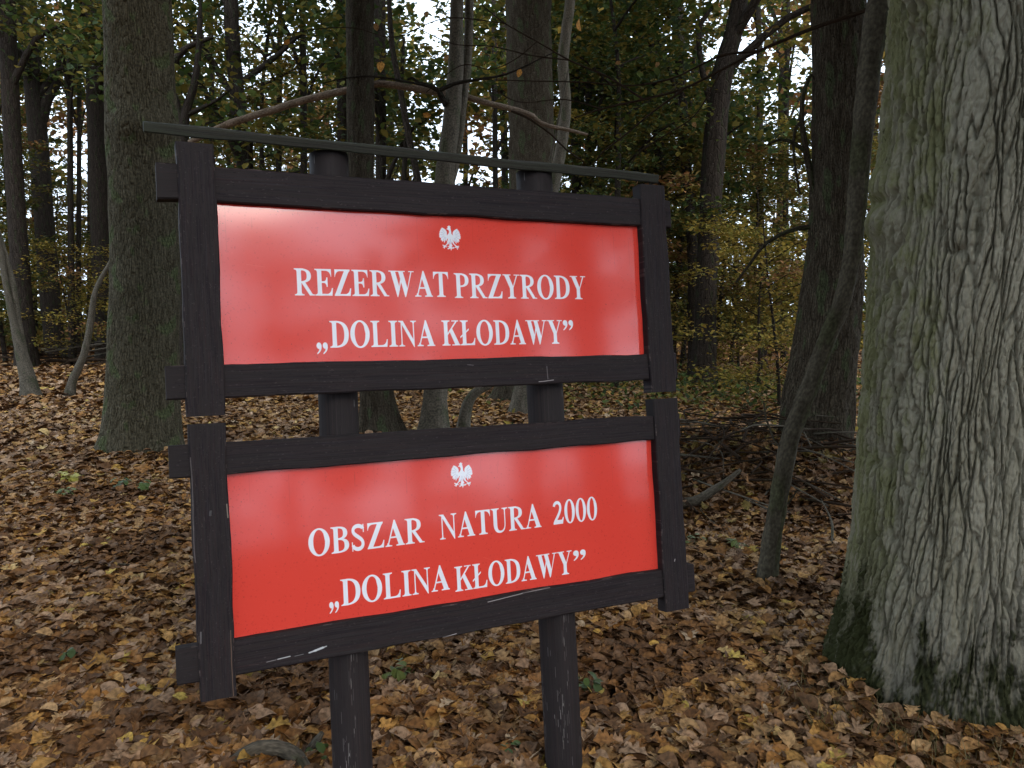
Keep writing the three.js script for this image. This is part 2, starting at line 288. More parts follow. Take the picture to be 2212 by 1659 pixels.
// condensed bold roman capitals, 676 units tall, drawn as filled outlines
const ADV = { A: 722, B: 667, D: 722, E: 667, I: 389, K: 778, L: 667, 'Ł': 667, N: 722, O: 778, P: 611, R: 722, S: 556, T: 667, U: 722, W: 1000, Y: 722, Z: 667, 0: 500, 2: 500, '„': 500, '”': 500, ' ': 250 };
function drawGlyph(c, ch) {
  const ink = (rule) => { if (rule) c.fill(rule); else c.fill(); c.lineWidth = 9; c.stroke(); };
  const P = (...a) => { c.beginPath(); c.moveTo(a[0], a[1]); for (let i = 2; i < a.length; i += 2) c.lineTo(a[i], a[i + 1]); c.closePath(); ink(); };
  const foot = (x0, x1, l, r, y, s) => {                              // bracketed serif; s = 1 at the foot, -1 at the head
    c.beginPath(); c.moveTo(l, y); c.lineTo(r, y); c.lineTo(r, y + 20 * s); c.quadraticCurveTo(x1, y + 22 * s, x1, y + 85 * s); c.lineTo(x0, y + 85 * s); c.quadraticCurveTo(x0, y + 22 * s, l, y + 20 * s); c.closePath(); ink();
  };
  const stem = (x0, x1, l = x0 - 92, r = x1 + 92) => { P(x0, 0, x1, 0, x1, 676, x0, 676); foot(x0, x1, l, r, 0, 1); foot(x0, x1, l, r, 676, -1); };
  const ring = (cx, cy, rx, ry, ix, iy) => { c.beginPath(); c.ellipse(cx, cy, rx, ry, 0, 0, 7); c.moveTo(cx + ix, cy); c.ellipse(cx, cy, ix, iy, 0, 0, 7, true); ink('evenodd'); };
  const bowl = (x0, yt, yb, xr, th) => {                              // right half of a ring from a stem
    const ym = (yt + yb) / 2, k = xr - x0, r = (yt - yb) / 2;
    c.beginPath(); c.moveTo(x0, yt); c.bezierCurveTo(x0 + k * 0.72, yt, xr, ym + r * 0.62, xr, ym); c.bezierCurveTo(xr, ym - r * 0.62, x0 + k * 0.72, yb, x0, yb);
    c.lineTo(x0, yb + 36); c.bezierCurveTo(x0 + k * 0.5, yb + 36, xr - th, ym - r * 0.5, xr - th, ym); c.bezierCurveTo(xr - th, ym + r * 0.5, x0 + k * 0.5, yt - 36, x0, yt - 36); c.closePath(); ink();
  };
  const quote = (x, y) => { c.beginPath(); c.ellipse(x, y, 78, 78, 0, 0, 7); ink(); c.beginPath(); c.moveTo(x + 77, y + 6); c.bezierCurveTo(x + 96, y - 110, x + 20, y - 175, x - 62, y - 215); c.lineTo(x - 70, y - 196); c.bezierCurveTo(x - 10, y - 150, x + 20, y - 110, x + 12, y - 60); c.closePath(); ink(); };
  const arm = (x, y, s, xl) => { c.beginPath(); c.moveTo(xl, y); c.lineTo(x, y); c.lineTo(x + (s > 0 ? 26 : 2), y + 190 * s); c.lineTo(x - 6, y + 190 * s); c.quadraticCurveTo(x - 40, y + 42 * s, x - 190, y + 38 * s); c.lineTo(xl, y + 38 * s); c.closePath(); ink(); };
  const L = () => { P(105, 0, 252, 0, 252, 676, 105, 676); foot(105, 252, 16, 345, 676, -1); foot(105, 252, 16, 252, 0, 1); arm(612, 0, 1, 120); };
  switch (ch) {
    case 'I': stem(122, 268); break;
    case 'O': ring(389, 336, 356, 356, 200, 320); break;
    case '0': ring(250, 336, 228, 354, 106, 322); break;
    case 'D': stem(105, 252, 14, 252); bowl(235, 676, 0, 692, 158); P(235, 640, 300, 640, 300, 676, 235, 676); break;
    case 'P': stem(105, 252, 16, 345); bowl(235, 676, 300, 590, 142); break;
    case 'R': stem(112, 258, 22, 350); bowl(240, 676, 318, 604, 144); P(248, 345, 380, 345, 640, 28, 718, 18, 718, 0, 540, 0); break;
    case 'B': stem(105, 252, 16, 252); bowl(238, 676, 338, 575, 142); bowl(238, 374, 0, 622, 152); break;
    case 'E': stem(105, 252, 16, 252); arm(598, 676, -1, 120); arm(618, 0, 1, 120); P(250, 326, 390, 326, 390, 362, 250, 362);
      c.beginPath(); c.moveTo(330, 362); c.quadraticCurveTo(418, 366, 430, 462); c.lineTo(462, 462); c.lineTo(462, 226); c.lineTo(430, 226); c.quadraticCurveTo(418, 322, 330, 326); c.closePath(); ink(); break;
    case 'L': L(); break;
    case 'Ł': L(); P(8, 196, 8, 236, 372, 456, 372, 416); break;
    case 'T': P(260, 0, 406, 0, 406, 676, 260, 676); foot(260, 406, 160, 506, 0, 1); arm(632, 676, -1, 300); c.save(); c.translate(667, 0); c.scale(-1, 1); arm(632, 676, -1, 300); c.restore(); break;
    case 'Z': P(40, 0, 210, 0, 600, 676, 430, 676); P(40, 0, 60, 0, 610, 660, 610, 676, 590, 676, 40, 18); arm(612, 0, 1, 60); c.save(); c.translate(646, 0); c.scale(-1, 1); arm(584, 676, -1, 40); c.restore(); break;
    case 'N': P(112, 0, 146, 0, 146, 640, 112, 640); foot(112, 146, 20, 240, 0, 1); P(18, 676, 190, 676, 612, 130, 612, -18, 592, -18, 106, 636, 18, 656); P(578, 60, 612, -18, 612, 676, 578, 676); foot(578, 612, 486, 704, 676, -1); break;
    case 'A': P(340, 690, 378, 690, 668, 20, 492, 20, 300, 500); P(340, 690, 366, 640, 118, 20, 82, 20); P(196, 214, 470, 214, 450, 250, 212, 250); foot(84, 116, 10, 246, 0, 1); P(400, 0, 706, 0, 706, 20, 640, 40, 500, 40, 400, 20); break;
    case 'W': P(92, 656, 262, 656, 422, 190, 340, -14, 320, -14); P(390, 656, 560, 656, 720, 190, 638, -14, 618, -14); P(340, -14, 376, 60, 480, 400, 456, 480); P(638, -14, 664, 20, 900, 656, 862, 656); P(14, 676, 336, 676, 336, 656, 14, 656); P(352, 676, 636, 676, 636, 656, 352, 656); P(778, 676, 984, 676, 984, 656, 778, 656); break;
    case 'Y': P(295, 0, 441, 0, 441, 300, 295, 300); foot(295, 441, 200, 536, 0, 1); P(80, 656, 262, 656, 441, 320, 441, 290, 295, 290); P(400, 280, 441, 300, 624, 656, 584, 656); P(12, 676, 340, 676, 340, 656, 12, 656); P(484, 676, 712, 676, 712, 656, 484, 656); break;
    case 'K': stem(112, 258, 22, 350); P(258, 280, 258, 330, 600, 656, 660, 656); P(330, 400, 440, 470, 740, 20, 556, 20); P(440, 676, 716, 676, 716, 656, 440, 656); P(430, 0, 770, 0, 770, 20, 430, 20); break;
    case 'U': foot(105, 252, 14, 345, 676, -1); foot(566, 600, 470, 700, 676, -1); c.beginPath(); c.moveTo(105, 650); c.lineTo(105, 250); c.bezierCurveTo(105, 60, 210, -18, 360, -18); c.bezierCurveTo(520, -18, 600, 70, 600, 240); c.lineTo(600, 650); c.lineTo(566, 650); c.lineTo(566, 240); c.bezierCurveTo(566, 110, 500, 34, 400, 34); c.bezierCurveTo(300, 34, 252, 90, 252, 220); c.lineTo(252, 650); c.closePath(); ink(); break;
    case 'S': c.lineWidth = 104; c.beginPath(); c.moveTo(450, 560); c.bezierCurveTo(430, 660, 110, 690, 110, 520); c.bezierCurveTo(110, 380, 440, 340, 440, 175); c.bezierCurveTo(440, 0, 130, -10, 92, 150); c.stroke(); P(452, 676, 476, 676, 484, 470, 458, 470); P(64, -10, 88, -10, 84, 225, 54, 225); break;
    case '2': c.lineWidth = 96; c.beginPath(); c.moveTo(70, 520); c.bezierCurveTo(120, 690, 350, 660, 350, 490); c.bezierCurveTo(350, 350, 220, 230, 110, 90); c.stroke(); P(28, 0, 430, 0, 478, 190, 452, 190, 400, 116, 70, 112, 28, 40); break;
    case '”': quote(135, 600); quote(340, 600); break;
    case '„': quote(135, 62); quote(340, 62); break;
  }
}
function drawText(c, s, x, y, em, ex) { c.save(); c.translate(x, y); c.scale(ex, -em); for (const ch of s) { drawGlyph(c, ch); c.translate(ADV[ch], 0); } c.restore(); }
function textSpan(s) { let a = 0; for (const ch of s) a += ADV[ch]; return a; }
// crowned eagle, in a box 800 x 880 units, y down
function drawEagle(c, x, y, w) {
  c.save(); c.translate(x - w / 2, y); c.scale(w / 800, w / 800);
  const path = (a) => { c.beginPath(); c.moveTo(a[0], a[1]); for (let i = 2; i < a.length; i += 2) c.lineTo(a[i], a[i + 1]); c.closePath(); c.fill(); };
  const left = [330, 440, 290, 325, 300, 265, 285, 205, 240, 150, 170, 105, 112, 88, 118, 120, 78, 130, 88, 160, 45, 185, 60, 205, 25, 240, 45, 255, 8, 300, 35, 310, 4, 350, 30, 372, 0, 400, 30, 418, 20, 445, 75, 440, 62, 535, 100, 520, 110, 580, 150, 545, 160, 520, 182, 618, 215, 560, 235, 505, 250, 560, 300, 480];
  path(left);
  c.save(); c.translate(800, 20); c.scale(-1, 1); path(left); c.restore();
  path([300, 335, 345, 300, 375, 240, 370, 190, 340, 155, 300, 150, 285, 128, 325, 110, 335, 75, 310, 40, 345, 45, 385, 2, 420, 40, 448, 30, 430, 75, 440, 130, 452, 200, 458, 290, 510, 345, 480, 470, 540, 600, 545, 650, 500, 640, 460, 560, 440, 620, 470, 690, 490, 715, 445, 720, 455, 760, 500, 740, 545, 745, 530, 790, 470, 800, 450, 790, 418, 880, 390, 790, 350, 815, 300, 830, 285, 780, 330, 780, 345, 740, 300, 735, 290, 710, 350, 720, 360, 680, 375, 560, 330, 660, 275, 640, 290, 560, 325, 470]);
  c.lineWidth = 34; c.lineJoin = c.lineCap = 'round';
  const line = (a) => { c.beginPath(); c.moveTo(a[0], a[1]); for (let i = 2; i < a.length; i += 2) c.lineTo(a[i], a[i + 1]); c.stroke(); };
  line([300, 630, 215, 720, 130, 690]); line([215, 720, 140, 760]); line([215, 720, 175, 790]); line([215, 720, 255, 745]);
  line([530, 640, 620, 720, 700, 710]); line([620, 720, 690, 760]); line([620, 720, 650, 810]); line([620, 720, 570, 750]);
  c.strokeStyle = '#c3b6c8'; c.lineWidth = 12;
  for (const s of [0, 1]) { c.save(); if (s) { c.translate(800, 20); c.scale(-1, 1); } for (const a of [[200, 300, 80, 250], [190, 340, 60, 340], [195, 380, 90, 430], [220, 410, 150, 520], [250, 420, 205, 540], [215, 260, 130, 160]]) line(a); c.restore(); }
  c.strokeStyle = '#b9a9bb'; line([372, 570, 350, 650]); line([452, 560, 480, 640]); line([405, 470, 405, 640]);
  c.restore();
}
const PW = 1.50, PH = 0.53, TX = 2048, TY = 724, SC = TX / PW;       // the sheet runs 3 cm behind the frame all round
function panelTexture(u0, vTop, lines, eagle, seed) {
  return canvasTexture(TX, TY, (c) => {
    const r = mulberry(seed);
    c.fillStyle = '#e2463a'; c.fillRect(0, 0, TX, TY);
    for (let i = 0; i < 4200; i++) { const d = r() < 0.5; c.fillStyle = d ? 'rgba(120,10,10,0.10)' : 'rgba(255,110,90,0.06)'; const s = 2 + r() * 5; c.fillRect(r() * TX, r() * TY, s, s); }
    for (let i = 0; i < 60; i++) { c.fillStyle = 'rgba(60,10,10,0.55)'; const s = 1.5 + r() * 2; c.fillRect(r() * TX, r() * TY, s, s); }
    for (let i = 0; i < 14; i++) { c.strokeStyle = 'rgba(255,190,180,0.16)'; c.lineWidth = 1.4; const x = r() * TX, y = r() * TY; c.beginPath(); c.moveTo(x, y); c.lineTo(x + (r() - 0.5) * 160, y + (r() - 0.5) * 60); c.stroke(); }
    for (let i = 0; i < 500; i++) { const e = Math.pow(r(), 3) * 60, side = Math.floor(r() * 4), px = 44, x = side < 2 ? r() * TX : side === 2 ? px + e : TX - px - e, y = side === 0 ? px + e : side === 1 ? TY - px - e : r() * TY; c.fillStyle = 'rgba(70,20,16,0.28)'; c.fillRect(x, y, 1 + r() * 3, 1 + r() * 3); }
    for (let i = 0; i < 16; i++) { const x = r() * TX, y = 40 + r() * 60; c.fillStyle = 'rgba(110,30,25,0.10)'; c.fillRect(x, y, 1 + r() * 3, 30 + r() * 170); }
    const X = (u) => (u - u0) * SC, Y = (v) => (vTop - v) * SC;
    c.fillStyle = c.strokeStyle = '#eeeef6';
    for (const [s, uL, uR, vB, cap] of lines) { const em = cap * SC / 676, ex = (uR - uL) * SC / textSpan(s); c.fillStyle = c.strokeStyle = '#eeeef6'; drawText(c, s, X(uL), Y(vB), em, ex); }
    c.fillStyle = c.strokeStyle = '#eeeef6'; drawEagle(c, X(eagle[0]), Y(eagle[1]), eagle[2] * SC);
  });
}
const GLOSS = { roughness: 0.1, ior: 1.5, clearcoat: 0.34, clearcoatRoughness: 0.08 };
function board(label) { const g = new THREE.Group(); g.name = 'sign_board'; g.userData.label = label; sign.add(g); return g; }
const upper = board('upper framed board with the REZERWAT PRZYRODY panel'), lower = board('lower framed board with the OBSZAR NATURA 2000 panel');
function panel(v0, v1, lines, eagle, seed, label) {
  const u0 = 1.4256 / 2 - PW / 2, vc = (v0 + v1) / 2;
  const map = panelTexture(u0, vc + PH / 2, lines, eagle, seed);
  const red = new THREE.MeshPhysicalMaterial({ color: 0xe2463a, ...GLOSS });
  const face = new THREE.MeshPhysicalMaterial({ map, ...GLOSS });
  const g = new THREE.BoxGeometry(PW, PH, 0.004);
  const m = part('sign_panel', g, [red, red, red, red, face, red], v0 > -0.6 ? upper : lower, label);
  m.position.set(1.4256 / 2 - U0, vc - V0, -0.002);
}
panel(0, -0.459, [['REZERWAT', 0.2085, 0.703, -0.2595, 0.0805], ['PRZYRODY', 0.7195, 1.2165, -0.2625, 0.0805], ['„', 0.262, 0.3075, -0.419, 0.0805], ['DOLINA', 0.3075, 0.646, -0.418, 0.0805], ['KŁODAWY', 0.668, 1.113, -0.4175, 0.0805], ['”', 1.11, 1.165, -0.4175, 0.0805]],
  [0.7145, -0.0245, 0.077], 31, 'glossy red panel lettered REZERWAT PRZYRODY below a white eagle');
panel(-0.779, -1.231, [['OBSZAR', 0.213, 0.576, -1.037, 0.078], ['NATURA', 0.626, 0.992, -1.036, 0.078], ['2000', 1.035, 1.213, -1.034, 0.078], ['„', 0.264, 0.3035, -1.196, 0.078], ['DOLINA', 0.3035, 0.653, -1.196, 0.078], ['KŁODAWY', 0.669, 1.101, -1.207, 0.078], ['”', 1.099, 1.166, -1.21, 0.078]],
  [0.7125, -0.796, 0.077], 32, 'glossy red panel lettered OBSZAR NATURA 2000 below a white eagle');

// stained boards with worn edges and scratches: colour along x, across y
function boardTexture(seed, marks = [], base = '#2b2626') {
  return canvasTexture(1024, 96, (c, w, h) => {
    const r = mulberry(seed);
    c.fillStyle = base; c.fillRect(0, 0, w, h);
    for (let i = 0; i < 900; i++) { c.fillStyle = ['rgba(22,18,22,0.35)', 'rgba(56,50,54,0.22)', 'rgba(54,38,36,0.22)'][i % 3]; c.fillRect(r() * w, r() * h, 20 + r() * 130, 0.6 + r() * 1.6); }
    for (let i = 0; i < 500; i++) { c.fillStyle = r() < 0.5 ? 'rgba(20,16,20,0.5)' : 'rgba(92,82,84,0.35)'; c.fillRect(r() * w, r() * h, 1 + r() * 3, 1 + r() * 2); }
    for (let i = 0; i < 26; i++) { c.fillStyle = 'rgba(150,132,122,0.5)'; const e = r() < 0.5 ? r() * 3 : h - 1 - r() * 3; c.fillRect(r() * w, e, 3 + r() * 22, 1); }
    for (let i = 0; i < 7; i++) { c.strokeStyle = 'rgba(140,126,124,0.4)'; c.lineWidth = 0.8; const x = r() * w, y = r() * h; c.beginPath(); c.moveTo(x, y); c.lineTo(x + 4 + r() * 14, y + (r() - 0.5) * 8); c.stroke(); }
    for (const [x0, y0, x1, y1, lw, cl] of marks) { c.strokeStyle = cl ?? 'rgba(190,182,180,0.85)'; c.lineWidth = lw; c.lineCap = 'round'; c.beginPath(); c.moveTo(x0 * w, y0 * h); c.lineTo(x1 * w, y1 * h); c.stroke(); }
  });
}
const boardBump = texture(512, 64, (u, v) => { const h = 0.5 + 0.5 * pfbm(u * 6, v * 20, 6, 20, 71, 4); return [h, h, h]; });
function boardGeo(L, W, D, seed) {                                    // along x, chamfered, slightly uneven
  const s = new THREE.Shape(), b = 0.004; s.moveTo(-W / 2 + b, -D / 2); s.lineTo(W / 2 - b, -D / 2); s.lineTo(W / 2, -D / 2 + b); s.lineTo(W / 2, D / 2 - b); s.lineTo(W / 2 - b, D / 2); s.lineTo(-W / 2 + b, D / 2); s.lineTo(-W / 2, D / 2 - b); s.lineTo(-W / 2, -D / 2 + b); s.closePath();
  const g = new THREE.ExtrudeGeometry(s, { depth: L, steps: 40, bevelEnabled: false }); g.translate(0, 0, -L / 2);
  const p = g.attributes.position, uv = [];
  for (let i = 0; i < p.count; i++) {
    const y = p.getX(i), z = p.getY(i), x = p.getZ(i);
    const w = 0.0026 * noise3(x * 3 + seed, Math.sign(y) * 2, 1) + 0.0008 * noise3(x * 14 + seed, Math.sign(y), 4);
    p.setXYZ(i, x, y + w, z + 0.0012 * noise3(x * 2.2, seed, Math.sign(z)));
    uv.push(x / L + 0.5, clamp(y / W + 0.5, 0.01, 0.99));
  }
  g.setAttribute('uv', new THREE.Float32BufferAttribute(uv, 2)); g.computeVertexNormals(); return g;
}
function boardMat(seed, marks) { return new THREE.MeshPhysicalMaterial({ specularIntensity: 0.22, map: boardTexture(seed, marks), bumpMap: boardBump, bumpScale: 0.0007, roughness: 0.66 }); }
function rail(u0, u1, vT, vB, seed, marks, tilt = 0) {
  const m = part('rail', boardGeo(u1 - u0, vT - vB, 0.046, seed), boardMat(seed, marks), vT > -0.6 ? upper : lower);
  m.position.set((u0 + u1) / 2 - U0, (vT + vB) / 2 - V0, 0); m.rotation.z = tilt;
}
function stile(u0, u1, vT, vB, seed, marks) {
  const m = part('stile', boardGeo(vT - vB, u1 - u0, 0.054, seed), boardMat(seed, marks), vT > -0.6 ? upper : lower);
  m.position.set((u0 + u1) / 2 - U0, (vT + vB) / 2 - V0, 0.0065); m.rotation.z = -Math.PI / 2;   // texture runs from the head down
}
rail(-0.157, 1.584, 0.105, 0.004, 1);
rail(-0.154, 1.572, -0.4625, -0.556, 2, [[0.668, 0.9, 0.70, 0.86, 2.4], [0.687, 0.35, 0.688, 0.82, 1.4, 'rgba(170,165,165,0.6)'], [0.52, 0.22, 0.532, 0.24, 1.6, 'rgba(170,165,165,0.6)']]);
rail(-0.154, 1.57, -0.684, -0.774, 3);
rail(-0.157, 1.594, -1.237, -1.337, 4, [[0.135, 0.78, 0.15, 0.765, 1.6, 'rgba(170,168,166,0.8)'], [0.153, 0.76, 0.172, 0.735, 3, 'rgba(190,190,190,0.9)'], [0.18, 0.755, 0.194, 0.74, 1.5, 'rgba(160,160,160,0.7)'], [0.204, 0.73, 0.214, 0.70, 4, 'rgba(195,196,200,0.95)'], [0.213, 0.705, 0.226, 0.655, 5.5, 'rgba(200,202,206,0.95)'], [0.226, 0.66, 0.232, 0.635, 3, 'rgba(190,190,192,0.9)'], [0.44, 0.98, 0.465, 0.94, 2.4], [0.53, 0.13, 0.60, 0.06, 2.4, 'rgba(190,180,178,0.8)'], [0.60, 0.05, 0.66, 0.02, 2, 'rgba(180,170,168,0.6)']]);
stile(-0.103, -0.002, 0.165, -0.606, 5);
stile(1.447, 1.556, 0.155, -0.602, 6);
stile(-0.101, -0.004, -0.627, -1.39, 7, [[0.30, 0.06, 0.35, 0.05, 3, 'rgba(160,150,135,0.8)'], [0.32, 0.5, 0.335, 0.52, 6, 'rgba(110,110,110,0.5)'], [0.12, 0.97, 0.5, 0.97, 1.6, 'rgba(150,140,135,0.55)'], [0.75, 0.9, 0.79, 0.92, 4, 'rgba(125,120,120,0.7)'], [0.76, 0.1, 1, 0.1, 1.6, 'rgba(150,120,95,0.7)']]);
stile(1.452, 1.558, -0.626, -1.389, 8, [[0.76, 0.5, 0.77, 0.52, 3]]);

// round posts behind the frames
const postTex = canvasTexture(512, 1024, (c, w, h) => {
  const r = mulberry(444); c.fillStyle = '#2c2727'; c.fillRect(0, 0, w, h);
  for (let i = 0; i < 1400; i++) { c.fillStyle = ['rgba(22,18,22,0.35)', 'rgba(70,60,62,0.25)', 'rgba(70,45,40,0.2)'][i % 3]; c.fillRect(r() * w, r() * h, 0.8 + r() * 2, 15 + r() * 120); }
  for (let k = 0; k < 9; k++) { const bx = r() * w, by = (0.52 + 0.25 * r()) * h; for (let i = 0; i < 34; i++) { c.fillStyle = 'rgba(165,162,156,' + (0.15 + 0.4 * r()).toFixed(2) + ')'; c.fillRect(bx + gauss(r) * 14, by + gauss(r) * 34, 1 + r() * 3, 3 + r() * 16); } }
  for (let i = 0; i < 60; i++) { c.fillStyle = 'rgba(185,183,180,0.5)'; c.fillRect(r() * w, r() * h, 1 + r() * 2, 2 + r() * 12); }
});
const postMat = new THREE.MeshPhysicalMaterial({ specularIntensity: 0.22, map: postTex, roughness: 0.6, bumpMap: bumpSmooth, bumpScale: 0.002 });
const PWZ = -0.087;
for (const [xt, yt, xb, yb, rad] of [[709, 322, 762, 1655, 0.061], [1153, 372, 1219, 1655, 0.0645]]) {
  const [u1, v1] = onSign(xt, yt, PWZ), [u2, v2] = onSign(xb, yb, PWZ), k = (v1 + 2.25) / (v1 - v2), ub = u1 + (u2 - u1) * k;
  const A = V3(ub - U0, -2.25 - V0, PWZ), B = V3(u1 - U0, 0.2 - V0, PWZ), pts = [0, 0.33, 0.66, 1].map((t) => ({ p: A.clone().lerp(B, t), r: rad }));
  part('post', tube(pts, 32, { step: 0.08, lump: 0.012, seed: xt }), postMat, sign).geometry.attributes.uv.array.forEach((v, i, a) => { a[i] = i % 2 ? v / 2.45 : v * 2; });
}
{
  const m = part('roof_board', boardGeo(1.745, 0.029, 0.15, 9), new THREE.MeshPhysicalMaterial({ specularIntensity: 0.12, map: boardTexture(12, [], '#3e4037'), bumpMap: boardBump, bumpScale: 0.002, roughness: 0.85, color: 0xffffff }), sign, 'narrow grey-green weathered cap board laid over both posts');
  m.position.set(0.69 - U0, 0.226 - V0, -0.075); m.rotation.set(0.36, 0, -0.011);
}

// ------------------------------------------------------------------ trees
// stem given by photo points (bottom first): [x, y, width]; it stands at depth d and goes on to height top
function stemPoints(px, d, top, drift = 0) {
  const pts = px.map(([x, y, w]) => { const p = atDepth(x, y, d); return { p, r: w / 2 / FOC * d / -ray(x, y).z * FOC / Math.hypot(FOC, x - CX) }; });
  const a = pts[0], b = pts[1]; const sl = (b.p.x - a.p.x) / (b.p.y - a.p.y);
  if (a.p.y > -0.1) pts.unshift({ p: V3(a.p.x - sl * (a.p.y + 0.25), -0.25, a.p.z), r: a.r * 1.12 });
  const n = pts.length - 1, e = pts[n], f = pts[Math.max(0, n - 1)], s2 = (e.p.x - f.p.x) / (e.p.y - f.p.y);
  if (top > e.p.y + 0.5) for (const t of [0.35, 0.7, 1]) pts.push({ p: V3(e.p.x + s2 * (top - e.p.y) * t * 0.6 + drift * t, lerp(e.p.y, top, t), e.p.z + drift * t * 0.5), r: e.r * lerp(1, 0.3, t) });
  return pts;
}
function rel(pts, o) { return pts.map((q) => ({ p: q.p.clone().sub(o), r: q.r })); }
const FLARE = (k, h, lobes, sd) => (r, a, l) => r * (1 + k * Math.exp(-Math.max(0, l - 0.25) / h) * (1 + 0.45 * Math.sin(a * lobes + sd) + 0.25 * Math.sin(a * (lobes + 3) - sd)));
let treeSeed = 100;
function tree(name, label, px, d, o = {}) {
  const top = o.top ?? 15, pts = stemPoints(px, d, top, o.drift ?? 0), base = V3(pts[0].p.x, 0, pts[0].p.z);
  base.y = groundY(base.x, base.z);
  const t = thing(name, label, 'tree', base, o.group), s = ++treeSeed;
  const rp = rel(pts, base);
  part('trunk', tube(rp, o.seg ?? 20, { step: o.step ?? 0.25, lump: o.lump ?? 0.06, seed: s, shape: o.shape ?? FLARE(o.flare ?? 0.35, 0.3, 4, s) }), o.mat ?? M.dark, t);
  for (const lm of o.limbs ?? []) {                                  // limbs: photo polylines at the same depth (+ offset)
    const q = lm.px.map(([x, y, w]) => { const dd = d + (lm.off ?? 0); return { p: atDepth(x, y, dd).sub(base), r: w / 2 / FOC * dd }; });
    part(lm.name ?? 'limb', tube(q, 8, { step: 0.12, lump: 0.12, seed: s + 3 }), lm.mat ?? o.mat ?? M.dark, t, lm.label);
  }
  if (o.crown) {
    const e = rp[rp.length - 1].p, r = mulberry(s * 7), blobs = [];
    const R = o.crown.R ?? 3, y0 = o.crown.y0 ?? 7, n = o.crown.n ?? 5;
    for (let i = 0; i < n; i++) { const a = i / n * 6.28 + r(), rr = R * 0.6; blobs.push([e.x + Math.cos(a) * rr, lerp(y0, top + 1, (i + 0.5) / n), e.z + Math.sin(a) * rr, R * 0.6, (top - y0) / n * 0.7 + 0.4, R * 0.6]); }
    for (let i = 0; i < 7; i++) {
      const q = blobs[i % n], c = V3(q[0], q[1], q[2]), hy = Math.max(y0 - 0.8, q[1] - 1.6 - r()); let k = rp.length - 2; while (k > 0 && rp[k].p.y > hy) k--; const b = rp[k].p.clone().lerp(rp[k + 1].p, clamp((hy - rp[k].p.y) / (rp[k + 1].p.y - rp[k].p.y), 0, 1));
      const mid = b.clone().lerp(c, 0.5).add(V3(0, 0.5, 0)), r0 = rp[k].r * 0.5;
      part('limb', tube([{ p: b, r: r0 }, { p: mid, r: r0 * 0.7 }, { p: c, r: r0 * 0.2 }], 6, { step: 0.5, seed: i }), o.mat ?? M.dark, t);
    }
    leafCloud('crown', crownList(blobs, o.crown.per ?? 700, o.crown.clumps ?? 16, o.crown.size ?? 0.2, o.crown.pal ?? PAL.olive, s * 3, 0.5), s * 5, 0.6, t);
  }
  return t;
}
const G_MID = 'tall trunks standing behind the sign';
// big oak at the left
tree('oak_tree', 'thick rough-barked oak standing behind the sign frame, moss at its foot', [[306, 960, 168], [310, 800, 156], [316, 560, 152], [313, 400, 156], [309, 300, 160], [303, 180, 152], [296, 0, 152]], 9.55,
  { top: 16, mat: M.oldOak, seg: 140, step: 0.04, lump: 0.035, crown: { R: 4, y0: 6.5, n: 7, per: 1300, size: 0.14, pal: PAL.olive },
    shape: (r, a, l, ca, sa) => { const f = FLARE(0.16, 0.25, 4, 1.3)(r, a, l), u = a / 6.28318 * 3, h = H_FINE(mod(u, 1), mod(l, 1)); return f + (h - 0.6) * 0.02 + 0.09 * Math.exp(-Math.pow((l - 4.05) / 0.16, 2)) * Math.max(0, ca) ** 2; } });
tree('straight_trunk_tree', 'straight dark trunk rising behind the thin twin-stemmed tree', [[60, 800, 52], [45, 600, 44], [32, 400, 42], [22, 200, 40], [14, 0, 40]], 24, { top: 17, crown: { R: 4, y0: 9, n: 6, per: 900, size: 0.2, pal: PAL.green } });
tree('forked_tree', 'dark trunk with a side fork between the twin-stemmed tree and the crooked stem', [[122, 775, 46], [104, 600, 45], [90, 400, 45], [74, 200, 45], [58, 0, 44]], 31, { top: 18, crown: { R: 4, y0: 10.5, n: 6, per: 900, size: 0.2, pal: PAL.green }, limbs: [{ px: [[88, 260, 26], [102, 215, 22], [118, 190, 18], [128, 150, 14], [126, 60, 10]] }] });
tree('shadowed_tree', 'dark trunk half hidden behind the big oak', [[232, 786, 52], [222, 600, 46], [214, 400, 46], [208, 200, 45], [203, 0, 44]], 27, { top: 18, crown: { R: 4, y0: 9.5, n: 6, per: 900, size: 0.2, pal: PAL.green }, limbs: [{ px: [[190, 120, 16], [160, 103, 13], [120, 85, 11], [98, 74, 9]] }, { px: [[190, 142, 9], [150, 144, 8], [120, 152, 6]] }] });
tree('twin_stem_tree', 'thin grey twin-stemmed tree bending away from its base in the leaves', [[68, 858, 40], [58, 810, 36], [45, 760, 27], [30, 700, 17], [14, 620, 15], [4, 560, 14], [-8, 480, 12]], 16.2, { top: 6, seg: 14, mat: M.grey, step: 0.12, limbs: [{ px: [[55, 795, 22], [46, 740, 18], [38, 690, 15], [28, 620, 14], [14, 560, 12], [-4, 500, 10]], off: 0.1 }] });
tree('crooked_sapling', 'slim crooked pale stem leaning towards the big oak', [[150, 856, 20], [157, 822, 19], [180, 770, 17], [190, 730, 16], [197, 686, 15], [203, 643, 14], [214, 610, 11], [240, 563, 9], [268, 500, 8]], 16.4, { top: 6, seg: 12, mat: M.grey, step: 0.1, lump: 0.12 });
tree('slender_tree', 'slender dark trunk seen over the sign between oak and post', [[560, 800, 44], [540, 480, 38], [528, 350, 36], [512, 200, 34], [503, 100, 32], [498, 0, 32]], 22, { top: 15, crown: { R: 3.4, y0: 5.5, n: 6, per: 900, size: 0.2, pal: PAL.green }, limbs: [{ px: [[505, 190, 16], [560, 150, 13], [610, 110, 10], [660, 60, 8]] }, { px: [[515, 250, 9], [470, 262, 7], [430, 270, 5]] }] });
